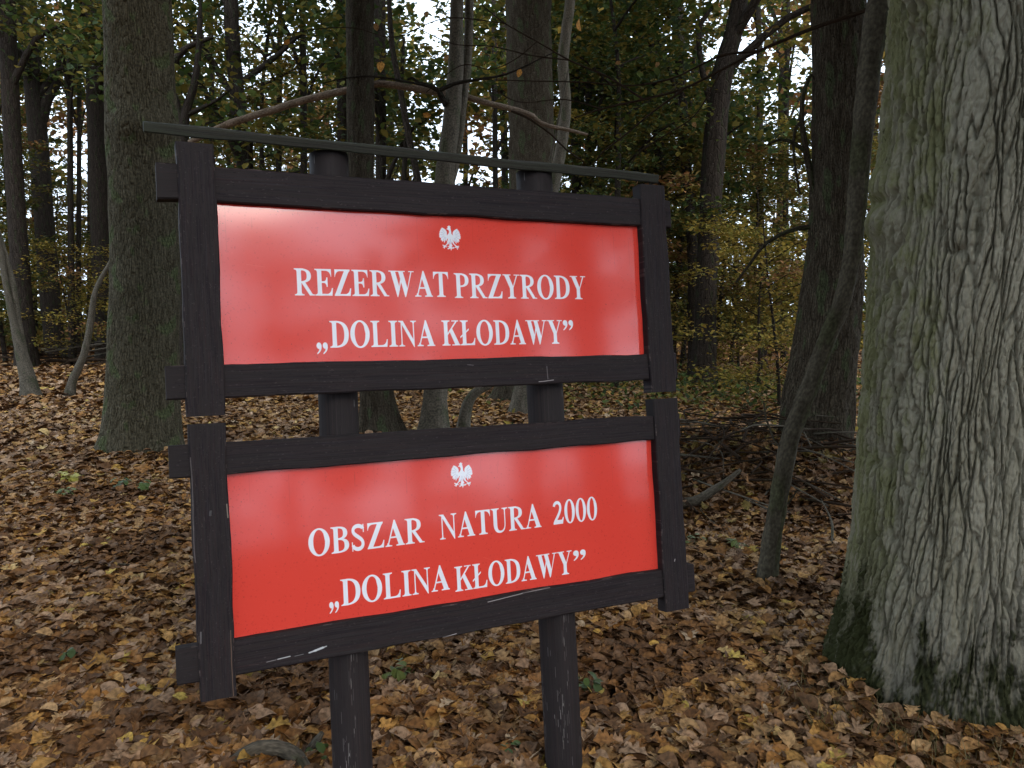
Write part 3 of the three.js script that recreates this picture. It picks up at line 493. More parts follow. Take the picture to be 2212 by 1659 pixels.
tree('many_stemmed_tree', 'dark tree forking into several thin stems behind the cap board', [[398, 520, 26], [396, 300, 22], [402, 240, 20], [418, 190, 17], [428, 120, 14], [432, 40, 12]], 19, { top: 9, seg: 12, limbs: [{ px: [[396, 280, 14], [385, 230, 12], [372, 180, 10], [375, 130, 8]] }, { px: [[400, 250, 12], [432, 235, 9], [470, 215, 7], [500, 190, 5]] }, { px: [[360, 160, 20], [385, 120, 16], [410, 100, 12], [460, 80, 8]] }] });
tree('straight_tree', 'straight grey-brown trunk standing between both sign posts', [[822, 940, 84], [818, 900, 74], [800, 700, 62], [782, 500, 60], [779, 370, 59], [778, 180, 60], [778, 0, 61]], 10.8, { top: 14, mat: M.oak, seg: 40, step: 0.12, crown: { R: 3.5, y0: 6.4, n: 6, per: 1000, size: 0.14 } });
tree('thin_dark_tree', 'thin dark trunk close beside the straight grey-brown one', [[826, 800, 26], [824, 500, 24], [823, 370, 23], [821, 0, 24]], 20, { top: 14, crown: { R: 3, y0: 5.5, n: 5, per: 900, size: 0.2, pal: PAL.green } });
tree('narrow_tree', 'narrow dark trunk edging out behind the straight grey-brown trunk', [[745, 800, 26], [742, 500, 25], [741, 300, 25], [738, 0, 26]], 24, { top: 15, crown: { R: 3, y0: 6.5, n: 5, per: 900, size: 0.2, pal: PAL.green } });
tree('slanting_sapling', 'thin slanting stem rising between straight trunk and birch', [[925, 560, 17], [905, 400, 15], [884, 300, 14], [862, 180, 13], [847, 100, 12], [840, 0, 10]], 17, { top: 8, seg: 10 });
tree('slanting_sapling', 'thin upright stem beside the slanting one, behind the cap board', [[876, 560, 12], [872, 400, 12], [876, 300, 10], [868, 200, 9], [872, 80, 7]], 19, { top: 8, seg: 10 });
// birch with two stems and a dead branch on each side
tree('birch_tree', 'pale grey two-stemmed birch between the posts, dead branches at mid height', [[938, 945, 56], [940, 880, 50], [950, 600, 46], [960, 385, 40], [974, 270, 38], [983, 170, 34], [986, 60, 30], [987, 0, 28]], 10.9,
  { top: 12, mat: M.grey, seg: 28, step: 0.1, crown: { R: 2.8, y0: 6.6, n: 5, pal: PAL.yellow, size: 0.12 },
    limbs: [{ name: 'second_stem', px: [[965, 420, 26], [984, 333, 24], [1000, 213, 22], [1010, 117, 20], [1014, 0, 18]], off: 0.15 },
      { name: 'dead_branch', label: 'pale barkless dead branch drooping to the cap board', mat: M.pale, off: 0.25, px: [[970, 205, 16], [940, 199, 15], [870, 187, 15], [810, 181, 15], [735, 198, 15], [660, 216, 15], [600, 235, 16], [540, 253, 15], [500, 266, 17], [480, 273, 13], [440, 293, 13], [408, 308, 10]] },
      { name: 'dead_branch', mat: M.pale, off: 0.25, px: [[985, 205, 16], [1010, 210, 14], [1050, 222, 13], [1104, 235, 13], [1130, 243, 12], [1150, 250, 11], [1165, 264, 10], [1194, 274, 9], [1225, 280, 8], [1270, 291, 6]] },
      { name: 'twig', off: 0.2, mat: M.stick, px: [[1104, 240, 5], [1135, 252, 5], [1160, 268, 5], [1190, 290, 4], [1225, 325, 4], [1262, 350, 3]] },
      { name: 'dead_branch', off: -0.1, mat: M.dark, px: [[965, 225, 16], [956, 214, 14], [948, 196, 12], [930, 186, 10], [905, 180, 8], [890, 168, 6], [880, 172, 4]] },
      { name: 'twig', off: -0.3, mat: M.dark, px: [[950, 195, 9], [985, 180, 8], [1030, 172, 6], [1080, 164, 5], [1120, 150, 4], [1165, 128, 3], [1200, 112, 2]] },
      { name: 'twig', off: -0.3, mat: M.dark, px: [[930, 187, 6], [870, 175, 5], [800, 165, 4], [740, 170, 3], [690, 182, 2]] }] });
tree('thick_tree', 'thick dark trunk rising behind the right sign post', [[1128, 872, 112], [1140, 700, 102], [1148, 400, 97], [1146, 200, 97], [1142, 0, 97]], 15.4, { top: 17, mat: M.oak, seg: 48, step: 0.12, crown: { R: 4, y0: 8, n: 7, per: 900 } });
tree('pale_tree', 'lighter slim trunk leaning beside the thick dark one', [[1160, 620, 30], [1185, 450, 28], [1198, 390, 27], [1212, 320, 25], [1222, 230, 24], [1216, 140, 24], [1224, 60, 23], [1232, 0, 22]], 13, { top: 11, mat: M.grey, seg: 18, step: 0.12, crown: { R: 2.5, y0: 7.4, n: 4, size: 0.14 } });
tree('far_tree', 'plain dark trunk just past the lighter slim leaning trunk', [[1246, 800, 24], [1245, 400, 22], [1243, 200, 22], [1240, 0, 22]], 25, { top: 15, crown: { R: 3, y0: 6.5, n: 5, per: 900, size: 0.2, pal: PAL.green } });
tree('curved_sapling', 'grey sapling bending in a curve, seen through the gap between panels', [[1000, 935, 26], [1004, 900, 24], [1012, 870, 22], [1028, 848, 20], [1055, 832, 18], [1090, 800, 15], [1110, 740, 12]], 11.2, { top: 5, seg: 14, mat: M.grey, step: 0.06 });
tree('far_tree', 'thin trunk above the right end of the top rail', [[1304, 800, 14], [1302, 400, 13], [1302, 250, 13], [1300, 0, 12]], 27, { top: 14, crown: { R: 3, y0: 5.5, n: 5, per: 900, size: 0.2, pal: PAL.green } });
tree('far_tree', 'dark trunk showing just above the right stile', [[1436, 810, 30], [1428, 400, 26], [1420, 250, 25], [1408, 0, 24]], 23, { top: 15, crown: { R: 3.2, y0: 5.5, n: 5, per: 900, size: 0.2, pal: PAL.green } });
tree('far_tree', 'slim trunk leaning beside the dark leafy-sided trunk right of the sign', [[1498, 800, 25], [1496, 550, 23], [1488, 430, 22], [1478, 300, 22], [1468, 100, 24], [1464, 0, 24]], 21.5, { top: 15, crown: { R: 3.2, y0: 5.5, n: 5, per: 900, size: 0.2, pal: PAL.green } });
tree('leaning_tree', 'dark trunk right of the sign, leaning over at the top', [[1516, 838, 62], [1522, 740, 50], [1525, 620, 47], [1532, 500, 47], [1542, 333, 50], [1560, 167, 46], [1582, 80, 40], [1598, 0, 36]], 18.2, { top: 14, seg: 30, crown: { R: 3.6, y0: 7.8, n: 6 }, limbs: [{ px: [[1548, 260, 20], [1530, 200, 16], [1515, 140, 12], [1512, 60, 10], [1535, 20, 8]] }] });
tree('double_tree', 'broad dark trunk with branches standing close behind the massive pale trunk', [[1756, 1020, 172], [1764, 900, 156], [1787, 720, 142], [1803, 553, 122], [1804, 467, 112], [1808, 233, 106], [1812, 0, 116]], 8.1,
  { top: 13, mat: M.oak, seg: 64, step: 0.07, crown: { R: 3.4, y0: 5.4, n: 6, per: 900, size: 0.14 }, shape: (r, a, l) => FLARE(0.12, 0.3, 4, 2)(r, a, l) + (H_RIDGE(mod(a / 6.28318 * 2, 1), mod(l, 1)) - 0.5) * 0.024,
    limbs: [{ px: [[1762, 440, 16], [1742, 330, 13], [1732, 260, 11], [1736, 200, 9], [1752, 160, 7]] }, { px: [[1745, 330, 11], [1715, 310, 9], [1690, 300, 7], [1660, 310, 5]] }, { px: [[1735, 260, 9], [1718, 280, 7], [1715, 340, 5], [1728, 420, 5]] }, { px: [[1768, 490, 12], [1730, 492, 10], [1690, 505, 9], [1650, 530, 8], [1620, 570, 6], [1590, 610, 5]] }] });
tree('leaning_sapling', 'smooth brownish-grey stem leaning in front of the broad dark trunk', [[1652, 1288, 46], [1662, 1200, 42], [1678, 1106, 38], [1698, 986, 40], [1716, 920, 40], [1743, 853, 40], [1770, 780, 40], [1791, 720, 40], [1818, 653, 40], [1840, 553, 40], [1860, 333, 46], [1878, 150, 52], [1900, 0, 56]], 4.62,
  { top: 9, flare: 0.08, seg: 24, step: 0.04, lump: 0.11, mat: barkMat(barkColour([0.29, 0.265, 0.215], [0.42, 0.39, 0.33], [0.31, 0.31, 0.22], 59, 8), bumpSmooth, 0.006), crown: { R: 2.2, y0: 5.2, n: 4, per: 800, size: 0.12 },
    limbs: [{ name: 'twig', px: [[1700, 985, 7], [1672, 950, 5], [1655, 905, 4], [1650, 870, 3]] }, { name: 'stub', px: [[1735, 865, 13], [1752, 840, 11], [1762, 820, 8]] }, { name: 'twig', px: [[1680, 1100, 5], [1705, 1085, 4], [1722, 1060, 3]] }] });

// the big tree at the right: bark as real relief
{
  const D = V3(1.945, 0, -3.37); D.y = 0;
  const t = thing('furrowed_tree', 'massive pale trunk with deeply furrowed bark and a mossy foot', 'tree', D);
  const pos = [], uv = [], colr = [], idx = [], seg = 620, y1 = 3.5, rows = 520, top = 13;
  const ys = []; for (let j = 0; j <= rows; j++) ys.push(lerp(-0.2, y1, j / rows)); for (let j = 1; j <= 24; j++) ys.push(lerp(y1, top, j / 24));
  const toCam = Math.atan2(3.37, -1.99);
  const furrow = (a, y) => {
    const u = a / 6.28318, wx = u * 84 + 1.6 * noise3(Math.cos(a) * 1.6, y * 0.8, Math.sin(a) * 1.6) + 0.42 * noise3(Math.cos(a) * 6, y * 2.6, Math.sin(a) * 6) + 0.1 * noise3(Math.cos(a) * 16, y * 12, Math.sin(a) * 16);
    const [f] = worley(wx, y * 3.0 + 0.25 * noise3(Math.cos(a) * 6, y * 2, Math.sin(a) * 6), 84, 4096, 71), [g] = worley(wx * 2 + 0.3, y * 15, 168, 4096, 73);
    return sstep(0.0, 0.22, f) * 0.52 + 0.12 * sstep(0.1, 0.5, f) + sstep(0, 0.25, g) * 0.2 + 0.16 * (0.5 + 0.5 * noise3(Math.cos(a) * 30, y * 26, Math.sin(a) * 30));
  };
  const c0 = [0.165, 0.15, 0.102], c1 = [0.31, 0.288, 0.222], moss = [0.024, 0.027, 0.008], green = [0.125, 0.125, 0.05], lowTone = [0.10, 0.085, 0.075];
  ys.forEach((y, j) => {
    for (let i = 0; i <= seg; i++) {
      const k0 = i / seg * 2 - 1, a = toCam + Math.PI * (0.5 * k0 + 0.5 * k0 * k0 * k0 * k0 * k0), ca = Math.cos(a), sa = Math.sin(a), h = y < y1 + 0.1 ? furrow(a, y) : 0.5;
      let r = 0.452 * lerp(1, 0.45, sstep(3.5, top, y)) * (1 + 0.035 * noise3(ca * 1.4, y * 0.8, sa * 1.4));
      const da = a - toCam, root = 0.5 + 0.5 * Math.sin(a * 4 + 0.6) * 0.6 + 0.2 * Math.sin(a * 7);
      r += 0.062 * Math.exp(-Math.max(0, y) / 0.2) * (0.6 + root) + 0.03 * Math.exp(-Math.max(0, y) / 0.45);
      const kn = (da > 0 ? 0 : 0); const na = 1.12;                     // swollen scar on the side towards the sign
      const q = Math.pow((da + 0 - na) / 0.22, 2), k1 = Math.exp(-q - Math.pow((y - 2.16) / 0.09, 2)), k2 = Math.exp(-q - Math.pow((y - 2.0) / 0.07, 2)), k3 = Math.exp(-q * 2 - Math.pow((y - 2.09) / 0.025, 2));
      const burr = Math.exp(-Math.pow((da - 0.75) / 0.3, 2) - Math.pow((y - 3.0) / 0.2, 2));
      r += 0.045 * k1 + 0.05 * k2 - 0.035 * k3 + 0.05 * burr + 0.05 * burr * noise3(ca * 14, y * 14, sa * 14);
      const soft = 0.45 + 0.55 * sstep(0.1, 0.6, y);
      r += (h - 0.7) * (0.040 + 0.014 * noise3(ca * 1.5, y * 0.9, sa * 1.5 + 7)) * soft;
      const n1 = noise3(ca * 2, y * 1.4, sa * 2), n2 = noise3(ca * 9, y * 6, sa * 9), n3 = noise3(ca * 40, y * 40, sa * 40);
      const m = sstep(0.0, 0.22, 0.36 - y + 0.3 * n1 + 0.16 * n2 + 0.12 * n3);                                  // moss cushion round the foot
      r += m * (0.008 + 0.012 * noise3(ca * 22, y * 20, sa * 22) + 0.006 * noise3(ca * 60, y * 55, sa * 60));
      pos.push(r * ca + 0.041 * y - 0.015, y, r * sa); uv.push(i / seg * 3, y);
      const so = sstep(0, 0.5, 0.62 - y + 0.25 * n1 + 0.22 * n2);                                                // patchy darker grey tone towards the foot
      const gr = sstep(-0.15, 0.5, 0.75 * Math.sin((da - 0.05) * 1.35) + 0.35 * n1 + 0.35 * n2 + 0.2 * n3 - 0.42);          // algae on the flank towards the wood
      for (let k = 0; k < 3; k++) { let c = lerp(c0[k], c1[k], 0.5 + 0.5 * n1 * 0.6 + 0.2 * n2 + 0.25 * n3); c = lerp(c, green[k], gr * 0.85); c = lerp(c, lowTone[k], so * 0.55); colr.push(lerp(c, moss[k], m * 0.92)); }
    }
  });
  const R = ys.length;
  for (let j = 0; j < R - 1; j++) for (let i = 0; i < seg; i++) { const a = j * (seg + 1) + i, b = a + seg + 1; idx.push(a, b, a + 1, b, b + 1, a + 1); }
  const g = new THREE.BufferGeometry(); g.setAttribute('position', new THREE.Float32BufferAttribute(pos, 3)); g.setAttribute('uv', new THREE.Float32BufferAttribute(uv, 2)); g.setAttribute('color', new THREE.Float32BufferAttribute(colr, 3)); g.setIndex(idx); g.computeVertexNormals();
  const grain = texture(512, 512, (u, v) => { const h = 0.5 + 0.6 * pfbm(u * 40, v * 30, 40, 30, 801, 4); return [h, h, h]; });
  part('trunk', g, new THREE.MeshPhysicalMaterial({ specularIntensity: 0.12, vertexColors: true, roughness: 0.95, bumpMap: grain, bumpScale: 0.008 }), t);
  const blobs = [], r = mulberry(12);
  for (let i = 0; i < 9; i++) { const a = i * 2.4, rr = 1.2 + 0.42 * i; blobs.push([Math.cos(a) * rr, 5.6 + (i % 4) * 1.7, Math.sin(a) * rr, 2.6, 1.1, 2.6]); }
  for (let i = 0; i < 9; i++) { const q = blobs[i], b = V3(0, q[1] - 1.6, 0), c = V3(q[0], q[1], q[2]); part('limb', tube([{ p: b, r: 0.13 }, { p: b.clone().lerp(c, 0.5).add(V3(0, 0.4, 0)), r: 0.09 }, { p: c, r: 0.03 }], 8, { step: 0.4, seed: i }), M.dark, t); }
  leafCloud('crown', crownList(blobs, 1300, 22, 0.27, PAL.olive, 55, 0.5), 77, 0.6, t);
}

for (const [x, w, d, k] of [[150, 14, 27, 6], [172, 11, 32, -4], [456, 14, 30, 8], [604, 13, 29, -6], [655, 16, 26, 5], [1068, 12, 33, 6], [1272, 15, 24, -5], [1338, 17, 26, 4], [1372, 13, 30, -6], [1394, 18, 24, 3], [1640, 15, 25, 8], [1700, 13, 28, -6]])
  tree('slim_tree', 'slim straight dark pole of a tree among the thicker trunks', [[x + k, 780, w * 1.2], [x + k * 0.4, 450, w], [x, 100, w * 0.9], [x - k * 0.3, 0, w * 0.85]], d, { top: 14, seg: 10, step: 0.5, group: 'slim poles among the trunks', crown: { R: 2.2, y0: 9, n: 4, per: 260, clumps: 9, size: 0.16, pal: PAL.green } });

// ------------------------------------------------------------------ understory: young broadleaf trees with level sprays
function youngTree(name, height, spread, nLimb, perLimb, size, pal, seed, low = 0.12) {
  const r = mulberry(seed), t = new THREE.Group(); t.name = name;
  const lean = V3(gauss(r) * 0.06, 1, gauss(r) * 0.06), pts = [0, 0.25, 0.5, 0.75, 1].map((k) => ({ p: lean.clone().multiplyScalar(height * k).add(V3(gauss(r) * 0.05 * height * k * 0.4, k ? 0 : -0.2, gauss(r) * 0.05 * height * k * 0.4)), r: lerp(0.011, 0.003, k) * height }));
  part('trunk', tube(pts, 8, { step: 0.5, seed }), M.dark, t);
  const list = [];
  for (let i = 0; i < nLimb; i++) {
    const k = lerp(low, 0.96, (i + r()) / nLimb), a = r() * 6.28, L = spread * (1.1 - 0.75 * Math.abs(k - 0.4)) * (0.7 + 0.5 * r());
    const b = lean.clone().multiplyScalar(height * k), rise = L * (0.12 + 0.5 * k * r()), e = b.clone().add(V3(Math.cos(a) * L, rise, Math.sin(a) * L)), mid = b.clone().lerp(e, 0.5).add(V3(0, L * 0.1, 0));
    if (i % 3 === 0) part('limb', tube([{ p: b, r: 0.0035 * height }, { p: mid, r: 0.0024 * height }, { p: e, r: 0.0008 * height }], 5, { step: 0.6, seed: i }), M.dark, t);
    const pal2 = r() < 0.84 ? pal : r() < 0.45 ? PAL.yellow : PAL.rust, side = V3(-Math.sin(a), 0, Math.cos(a));
    for (let n = 0; n < perLimb; n++) {
      const f = Math.pow(r(), 0.6), w = (0.28 * L * Math.sin(Math.PI * Math.min(1, f * 0.85 + 0.1)) + 0.05) * gauss(r) * 0.7, q = f < 0.5 ? b.clone().lerp(mid, f * 2) : mid.clone().lerp(e, f * 2 - 1);
      q.addScaledVector(side, w); list.push([q.x + gauss(r) * 0.06, q.y - Math.abs(w) * 0.12 + gauss(r) * 0.07, q.z + gauss(r) * 0.06, size, pal2]);
    }
  }
  leafCloud('crown', list, seed + 1, 0.42, t);
  return t;
}
const G_YOUNG = { beech_sapling: 'young beeches of the understory', maple_sapling: 'tall young trees between the trunks', yellow_sapling: 'yellow bushy saplings of the understory', rust_sapling: 'russet young trees deep in the wood' };
const L_YOUNG = { beech_sapling: 'olive-green young beech with level leaf sprays among the trunks', maple_sapling: 'tall thin young tree with open green crown between trunks', yellow_sapling: 'low yellow-leaved sapling with tiered sprays in the wood', rust_sapling: 'russet-leaved young tree deep in the wood' };
const proto = {
  beech_sapling: [youngTree('beech_sapling', 6.5, 2.4, 34, 200, 0.115, PAL.olive, 501), youngTree('beech_sapling', 7.5, 2.6, 34, 200, 0.115, PAL.green, 541)],
  maple_sapling: [youngTree('maple_sapling', 11, 2.7, 34, 200, 0.14, PAL.green, 601, 0.22), youngTree('maple_sapling', 12, 3.0, 34, 200, 0.14, PAL.olive, 641, 0.25)],
  yellow_sapling: [youngTree('yellow_sapling', 3.2, 1.7, 22, 150, 0.08, PAL.yellow, 701, 0.08)],
  rust_sapling: [youngTree('rust_sapling', 8, 2.5, 30, 160, 0.1, PAL.rust, 801, 0.15)],
};
function young(kind, v, x, d, turn, s = 1) {
  const src = proto[kind][v % proto[kind].length], o = src.clone(); o.name = numbered(kind);
  const p = atDepth(x, 700, d); o.position.set(p.x, groundY(p.x, -d), -d); o.rotation.y = turn; o.scale.setScalar(s);
  o.userData = { label: L_YOUNG[kind], category: 'tree', group: G_YOUNG[kind] }; scene.add(o); return o;
}
const rr = mulberry(4242);
for (const [kind, x, d, s] of [
  ['yellow_sapling', 1690, 14, 1], ['yellow_sapling', 1640, 17, 1.1], ['yellow_sapling', 1600, 21, 1.1], ['yellow_sapling', 160, 25, 1.2], ['yellow_sapling', 178, 34, 1.6], ['yellow_sapling', 1470, 24, 1.2], ['yellow_sapling', 1040, 30, 1.4],
  ['beech_sapling', 1650, 23, 1], ['beech_sapling', 1720, 19, 0.9], ['beech_sapling', 1580, 27, 1.05], ['beech_sapling', 1480, 29, 1.1], ['beech_sapling', 1370, 22, 1], ['beech_sapling', 1290, 26, 1.1], ['beech_sapling', 1050, 27, 0.62], ['beech_sapling', 690, 26, 0.95], ['beech_sapling', 590, 30, 1], ['beech_sapling', 440, 29, 1.0], ['beech_sapling', 160, 36, 1.1], ['beech_sapling', 60, 38, 1.1],
  ['maple_sapling', 40, 33, 1], ['maple_sapling', 560, 27, 1], ['maple_sapling', 700, 34, 1.1], ['maple_sapling', 1290, 22, 0.95], ['maple_sapling', 1360, 28, 1.1], ['maple_sapling', 1450, 25, 1], 
  ['rust_sapling', 1650, 31, 0.85], ['rust_sapling', 1600, 36, 1.1], ['rust_sapling', 1320, 34, 1], ['rust_sapling', 230, 40, 1.2],
  ['maple_sapling', 480, 35, 1.1], ['maple_sapling', 800, 30, 1], ['maple_sapling', 1200, 36, 1.1], ['maple_sapling', 1400, 37, 1.2], ['maple_sapling', 1540, 34, 1.1], ['maple_sapling', 1330, 18, 0.85], ['maple_sapling', 80, 42, 1.2], ['beech_sapling', 1330, 31, 1.2], ['beech_sapling', 1430, 35, 1.2], ['beech_sapling', 1540, 24, 1], ['beech_sapling', 500, 38, 1.1], ['beech_sapling', 760, 40, 1.1], ['beech_sapling', 1150, 40, 1.1], ['beech_sapling', 10, 27, 1],
  ['maple_sapling', -120, 26, 1], ['maple_sapling', 2050, 24, 1], ['beech_sapling', 1900, 22, 1], ['beech_sapling', 2250, 26, 1], ['beech_sapling', -160, 30, 1.1], ['maple_sapling', 2200, 34, 1.1],
]) young(kind, Math.floor(rr() * 8), x, d, rr() * 6.28, s);

// more trunks deep in the wood
{
  const r = mulberry(909);
  for (let i = 0; i < 34; i++) {
    const d = lerp(34, 58, r()), x = lerp(-250, 2450, (i + r()) / 34), w = lerp(0.22, 0.5, r()) / d * FOC, k = (r() - 0.5) * 40;
    tree('distant_tree', 'dark distant trunk seen between the nearer trees', [[x, 760, w * 1.2], [x + k * 0.4, 450, w], [x + k, 100, w * 0.9]], d, { top: 17, seg: 8, step: 1.2, group: 'distant trunks deep in the wood', crown: { R: 3.2, y0: 9.5, n: 4, per: 260, clumps: 9, size: 0.4, pal: i % 3 ? PAL.olive : PAL.rust } });
  }
  const list = [];
  for (let i = 0; i < 76000; i++) { const a = (r() * 2 - 1) * 0.85, d = lerp(44, 78, r()), h = Math.pow(r(), 1.5) * 10.5, c = noise3(Math.sin(a) * 14, h * 0.5, d * 0.06); if (h > 4 && c < -0.5 + h * 0.05) continue; list.push([Math.sin(a) * d, h, -Math.cos(a) * d, 0.5, c > 0.6 ? PAL.rust : r() < 0.1 ? PAL.yellow : PAL.olive]); }
  const wood = new THREE.Group(); wood.name = 'far_woodland'; wood.userData = { label: 'mass of dim undergrowth closing the far end of the wood', category: 'undergrowth', kind: 'stuff' }; scene.add(wood);
  leafCloud('far_foliage', list, 91, 0.6, wood);
}

// ------------------------------------------------------------------ wood's edge across the clearing behind the viewer (mirrored in the panels)
{
  const r = mulberry(3131);
  for (const [x, z, h] of [[-16, 18, 14], [-10, 22, 13], [-3, 24, 15], [4, 24, 14], [9.5, 25, 13], [13, 25, 9], [16.5, 22.5, 12], [20.5, 19.5, 11], [23, 15.5, 15], [24, 9, 15], [20, 3, 14], [30, 22, 16], [15, 40, 9]]) {
    const t = thing('edge_tree', 'broad tree at the edge of the clearing facing the sign', 'tree', V3(x, 0, z), 'trees across the clearing');
    part('trunk', tube([{ p: V3(0, -0.2, 0), r: 0.34 }, { p: V3(0.2, h * 0.4, 0), r: 0.26 }, { p: V3(0, h * 0.85, 0.2), r: 0.08 }], 10, { step: 0.8, seed: x }), M.dark, t);
    const blobs = []; for (let i = 0; i < 5; i++) { const a = i * 2.4 + r(); blobs.push([Math.cos(a) * 1.9, h * (0.3 + 0.15 * i), Math.sin(a) * 1.9, 2.3, 1.3, 2.3]); }
    for (let i = 0; i < 5; i++) { const q = blobs[i]; part('limb', tube([{ p: V3(0, q[1] - 1.5, 0), r: 0.1 }, { p: V3(q[0] * 0.5, q[1] - 0.4, q[2] * 0.5), r: 0.06 }, { p: V3(q[0], q[1], q[2]), r: 0.02 }], 6, { step: 0.7, seed: i }), M.dark, t); }
    leafCloud('crown', crownList(blobs, 420, 12, 0.34, PAL.olive, x * 31 + 7, 0.6), x + 90, 0.6, t);
  }
  for (let i = 0; i < 16; i++) {  // unseen shrubs added to keep the low horizon sky out of the panel reflections
    const a = -0.75 + i * 0.16, d = 20 + 4 * r(), x = Math.sin(a + 0.35) * d, z = Math.cos(a + 0.35) * d, t = thing('added_screen_shrub', 'unseen shrub added across the clearing to block the low sky', 'shrub', V3(x, 0, z), 'unseen shrubs added across the clearing');
    part('stem', tube([{ p: V3(0, -0.1, 0), r: 0.05 }, { p: V3(0.1, 1, 0), r: 0.04 }, { p: V3(0, 2.2, 0.1), r: 0.01 }], 6, { step: 0.5 }), M.dark, t);
    leafCloud('foliage', crownList([[0, 1.4, 0, 1.9, 1.5, 1.5], [0.3, 2.6 + r(), 0, 1.3, 0.9, 1.2]], 420, 18, 0.3, PAL.green, 300 + i, 0.4), 330 + i, 0.6, t);
  }
}

// trees added round the viewer, out of view, crowns cutting the overhead sky light
for (const [x, z, h] of [[-6.5, -3.5, 13], [-5, 4, 14], [-1.5, 8.5, 13], [7.2, -4.6, 14], [7.5, 2, 12], [-11, -1, 14], [-9, 10, 14]]) {
  const r = mulberry(Math.round(x * 17 + z * 5 + 900)), t = thing('added_shade_tree', 'tall tree added out of view near the sign, wide crown cutting the sky light', 'tree', V3(x, 0, z), 'trees added out of view to shade the sign');
  part('trunk', tube([{ p: V3(0, -0.2, 0), r: 0.33 }, { p: V3(0.1, h * 0.4, 0), r: 0.25 }, { p: V3(0, h * 0.9, 0.1), r: 0.08 }], 12, { step: 0.6, seed: x }), M.oak, t);
  const blobs = []; for (let i = 0; i < 9; i++) { const a = i * 2.4 + r(), R = 1 + 0.4 * i; blobs.push([Math.cos(a) * R, h * (0.5 + 0.13 * (i % 4)), Math.sin(a) * R, 2.2, 1.0, 2.2]); }
  for (const q of blobs) part('limb', tube([{ p: V3(0, q[1] - 1.5, 0), r: 0.12 }, { p: V3(q[0] * 0.5, q[1] - 0.4, q[2] * 0.5), r: 0.07 }, { p: V3(q[0], q[1], q[2]), r: 0.02 }], 6, { step: 0.7 }), M.dark, t);
  leafCloud('crown', crownList(blobs, 520, 14, 0.34, PAL.olive, Math.round(x * 31 + z), 0.55), Math.round(x + 190), 0.6, t);
}

// ------------------------------------------------------------------ brush piles, roots, herbs
function sticks(t, n, spanX, spanZ, h, rad, seed, len) {
  const r = mulberry(seed);
  for (let i = 0; i < n; i++) {
    const x = gauss(r) * spanX * 0.5, z = gauss(r) * spanZ * 0.5, a = r() * 6.28, L = len * (0.5 + r()), e = (r() - 0.4) * 0.5;
    const o = t.position, gy = groundY(o.x + x, o.z + z) - o.y + h * r() * Math.exp(-(x * x / spanX / spanX + z * z / spanZ / spanZ));
    const dx = Math.cos(a) * L / 2, dz = Math.sin(a) * L / 2, k = L * 0.1;
    const rd = rad * (0.4 + r());
    part('stick', tube([{ p: V3(x - dx, gy - e * L * 0.25, z - dz), r: rd }, { p: V3(x + gauss(r) * k, gy + 0.05 * L, z + gauss(r) * k), r: rd * 0.8 }, { p: V3(x + dx, gy + e * L * 0.4, z + dz), r: rd * 0.3 }], 6, { step: 0.15, lump: 0.15, seed: i }), i % 4 ? M.stick : M.grey, t);
  }
}
{
  const p = onGround(1590, 1040), t = thing('brush_pile', 'heap of dark twigs and leaves in front of the broad dark trunk', 'brush pile', V3(p.x, groundY(p.x, p.z), p.z));
  sticks(t, 190, 1.9, 1.5, 0.34, 0.011, 66, 1.1);
  const q = [[1462, 1088, 24], [1500, 1082, 22], [1540, 1060, 18], [1575, 1035, 13], [1600, 1015, 9]].map(([x, y, w]) => { const g = atDepth(x, y, 6.4); return { p: g.sub(t.position), r: w / 2 / FOC * 6.4 }; });
  part('fallen_branch', tube(q, 10, { step: 0.05, lump: 0.12, seed: 3 }), M.grey, t, 'thicker bent mossy branch lying at the front of the heap');
  const r = mulberry(67), list = [];
  for (let i = 0; i < 2600; i++) { const x = gauss(r) * 0.95, z = gauss(r) * 0.75; list.push([x, groundY(t.position.x + x, t.position.z + z) - t.position.y + 0.03 + 0.2 * r() * r(), z, 0.085, PAL.rust.slice(2).concat(PAL.litter.slice(1, 3), PAL.litter.slice(6, 7))]); }
  leafCloud('dry_leaves', list, 68, 0.7, t, LITTER[1], litterMat);
}
{
  const p = onGround(180, 800), t = thing('brush_pile', 'jumble of broken branches on the ground beyond the crooked pale stem', 'brush pile', V3(p.x, 0, p.z));
  sticks(t, 50, 2.6, 1.6, 0.9, 0.035, 166, 1.9);
}
{
  const p = onGround(600, 1664), r = mulberry(5);
  const t = thing('surface_root', 'grey weathered root arching out of the leaves beside the left post', 'root', V3(p.x, groundY(p.x, p.z), p.z));
  part('root', tube([[-0.22, -0.05, 0.05], [-0.14, 0.035, 0.02], [-0.05, 0.07, 0], [0.06, 0.06, 0.02], [0.13, 0.02, 0.08], [0.2, -0.06, 0.1]].map((q) => ({ p: V3(...q), r: 0.026 })), 14, { step: 0.02, lump: 0.15, lumpf: 5 }), M.grey, t);
  const q = onGround(690, 1650), t2 = thing('bark_strip', 'splintered grey piece of bark leaning on the left post', 'bark', V3(q.x, groundY(q.x, q.z), q.z));
  part('bark', tube([{ p: V3(-0.06, -0.02, 0.02), r: 0.02 }, { p: V3(-0.03, 0.04, 0), r: 0.022 }, { p: V3(0.01, 0.1, -0.01), r: 0.008 }], 8, { step: 0.02, lump: 0.3 }), M.grey, t2);
}
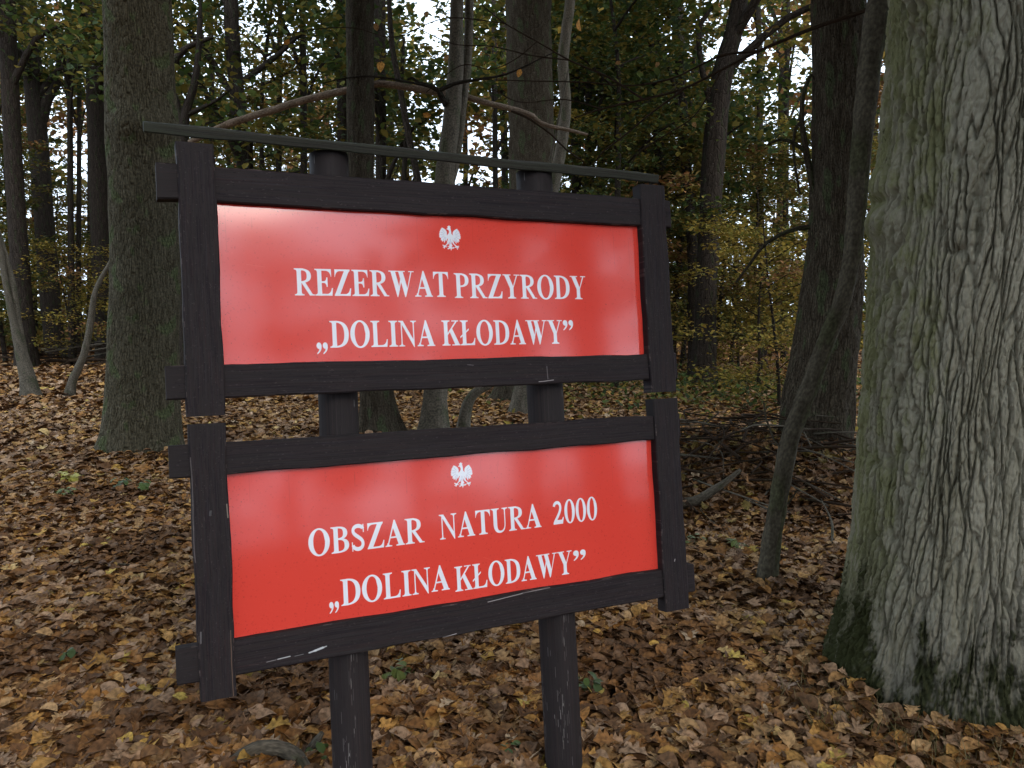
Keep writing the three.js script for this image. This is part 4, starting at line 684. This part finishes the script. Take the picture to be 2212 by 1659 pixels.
{
  const herbMat = new THREE.MeshPhysicalMaterial({ color: 0xffffff, roughness: 0.8, side: THREE.DoubleSide, transmission: 0.25, thickness: 0 });
  const gm = [[0.07, 0.115, 0.016], [0.12, 0.15, 0.02], [0.045, 0.08, 0.014], [0.40, 0.36, 0.05]].map((c) => { const m = herbMat.clone(); m.color.setRGB(...c); return m; });
  const leaf = leafGeo(ovate, 5, 0.3, 0.12), r = mulberry(818);
  const spots = [[860, 1478, 'small green seedling between the sign posts', 0.07, 1, 12], [1262, 1490, 'dark green tuft beside the right sign post', 0.07, 2, 14], [148, 1445, 'dark green seedling in the leaves left of the sign', 0.06, 2, 9], [150, 1052, 'yellow-green sprig standing in the leaves in front of the oak', 0.1, 3, 22], [140, 1080, 'light green sprig below the yellow-green one', 0.08, 1, 14], [310, 1068, 'green ground plant right of the yellow-green sprig', 0.09, 0, 18], [265, 1062, 'green ground plant beside the yellow-green sprig', 0.09, 2, 16], [1500, 1188, 'green seedling past the right stile', 0.07, 1, 12], [1590, 1195, 'light green seedling near the leaning grey stem', 0.07, 1, 12], [1445, 1265, 'green tuft under the lower right frame corner', 0.07, 2, 12], [690, 1655, 'green tuft at the left post', 0.05, 0, 9], [1100, 1650, 'tiny dark green herb between the posts', 0.05, 2, 8]];
  for (const [x, y, label, s, mi, n] of spots) {
    const p = onGround(x, y), t = thing('herb', label, 'plant', V3(p.x, groundY(p.x, p.z), p.z));
    for (let i = 0; i < n; i++) { const m = part('leaf', leaf, i % 4 === 3 && mi !== 3 ? gm[0] : gm[mi], t), a = r() * 6.28, d = s * (0.2 + 0.9 * r()); m.position.set(Math.cos(a) * d, 0.03 + s * r() * 0.9, Math.sin(a) * d); m.rotation.set(-1.3 + gauss(r) * 0.3, 0, 0); m.rotation.order = 'YXZ'; m.rotation.y = -a + 1.57 + gauss(r) * 0.4; m.scale.setScalar(s * (0.5 + 0.5 * r())); }
    part('stem', tube([{ p: V3(0, -0.02, 0), r: 0.002 }, { p: V3(0.005, s * 0.5, 0), r: 0.0015 }, { p: V3(0, s, 0.004), r: 0.001 }], 5, { step: 0.03 }), gm[2], t);
  }
}
// low green growth on the ground at right, behind the brush
{
  const r = mulberry(71), list = [], c = onGround(1560, 850);
  for (let i = 0; i < 5000; i++) { const x = c.x + gauss(r) * 2.6, z = c.z + gauss(r) * 2.6; list.push([x, groundY(x, z) + 0.05 + 0.5 * r() * r(), z, 0.11, r() < 0.12 ? PAL.yellow : PAL.green]); }
  const gc = leafCloud('ground_cover', list, 72, 0.5, scene); gc.userData = { kind: 'stuff', label: 'low green ground growth at the foot of the leaning trunk', category: 'ground cover' };
}
// dry grass at the foot of the big tree
{
  const r = mulberry(171), blade = new THREE.BufferGeometry(); blade.setAttribute('position', new THREE.Float32BufferAttribute([-0.02, 0, 0, 0.02, 0, 0, 0.012, 0.5, 0.05, -0.012, 0.5, 0.05, 0, 1, 0.25], 3)); blade.setIndex([0, 1, 2, 0, 2, 3, 3, 2, 4]); blade.computeVertexNormals();
  const n = 700, m = new THREE.InstancedMesh(blade, litterMat, n);
  for (let i = 0; i < n; i++) {
    const a = Math.atan2(3.37, -1.99) + gauss(r) * 0.7, d = 0.62 + Math.abs(gauss(r)) * 0.16, x = 1.99 + Math.cos(a) * d, z = -3.37 + Math.sin(a) * d;
    quat.setFromEuler(eul.set(gauss(r) * 0.4, r() * 6.28, gauss(r) * 0.4, 'YXZ')); scl.set(0.1, 0.08 + 0.1 * r(), 0.1); m.setMatrixAt(i, mtx.compose(V3(x, groundY(x, z), z), quat, scl));
    m.setColorAt(i, r() < 0.5 ? col.setRGB(0.3, 0.24, 0.13) : col.setRGB(0.13, 0.13, 0.05));
  }
  m.name = 'dry_grass'; m.userData = { kind: 'stuff', label: 'sparse dry grass round the mossy foot of the big trunk', category: 'grass' }; scene.add(m);
}
// bare twigs with a few last leaves, hanging in front of the trunks
{
  const d = 5.6, o = atDepth(1860, 60, d), t = thing('hanging_branch', 'bare dark twigs with a few last orange leaves reaching over the sign', 'branch', o);
  const P = (px) => px.map(([x, y, w]) => ({ p: atDepth(x, y, d + (x - 1400) * -0.0003).sub(o), r: w / 2 / FOC * d }));
  const tw = [
    [[1880, 20, 10], [1760, 60, 8], [1640, 110, 7], [1560, 150, 6], [1480, 190, 5], [1390, 215, 5], [1300, 235, 4], [1240, 255, 3]],
    [[1640, 110, 6], [1560, 120, 5], [1450, 170, 4], [1360, 185, 3], [1270, 178, 3], [1150, 175, 2.4], [1040, 172, 2]],
    [[1480, 190, 5], [1400, 250, 4], [1340, 300, 4], [1300, 330, 3], [1280, 360, 2.4]],
    [[1390, 215, 5], [1310, 165, 4], [1230, 130, 4], [1160, 90, 3], [1090, 50, 3], [1040, 10, 2]],
    [[1230, 130, 3], [1150, 120, 2.6], [1060, 100, 2.4], [980, 95, 2], [900, 60, 2]],
    [[1160, 90, 2.4], [1110, 130, 2.2], [1060, 150, 2], [1000, 140, 2], [920, 200, 1.8]],
    [[1560, 150, 4], [1500, 250, 3], [1440, 290, 3], [1380, 330, 2.4], [1350, 380, 2]],
    [[1090, 50, 2.4], [960, 40, 2.2], [850, 80, 2], [760, 60, 2], [640, 70, 1.8], [580, 90, 1.6]],
    [[850, 80, 2], [825, 110, 1.6], [822, 140, 1.4]],
    [[1300, 235, 3], [1220, 215, 2.4], [1120, 220, 2], [1060, 190, 1.8]]];
  const twigs = tw.map((k) => [k, part('twig', tube(P(k), 6, { step: 0.04, lump: 0.25, lumpf: 3, seed: k[0][0] }), M.stick, t)]);
  const om = litterMat.clone(); om.color.setRGB(0.62, 0.30, 0.07); const om2 = litterMat.clone(); om2.color.setRGB(0.36, 0.2, 0.08);
  const r = mulberry(28), lg = leafGeo(ovate, 6, 0.3, 0.1);
  for (const [x, y, s, b] of [[823, 145, 20, 1], [1254, 54, 22, 1], [922, 247, 16, 1], [1122, 158, 14, 1], [964, 126, 12, 0], [922, 32, 14, 0], [812, 58, 14, 0], [1530, 157, 11, 0], [1420, 140, 10, 0], [1335, 135, 10, 0], [618, 90, 14, 1], [1500, 270, 11, 0]]) {
    let best = 1e9, on = t; for (const [k, w] of twigs) for (const q of k) { const e = Math.hypot(q[0] - x, q[1] - y); if (e < best) { best = e; on = w; } }
    const m = part('hanging_leaf', lg, b ? om : om2, on); m.position.copy(atDepth(x, y, d + (x - 1400) * -0.0003).sub(o)); m.rotation.set(gauss(r) * 0.5, gauss(r) * 0.5, Math.PI + gauss(r) * 0.5); m.scale.setScalar(s / FOC * d * 1.25);
  }
}

renderer.render(scene, camera);
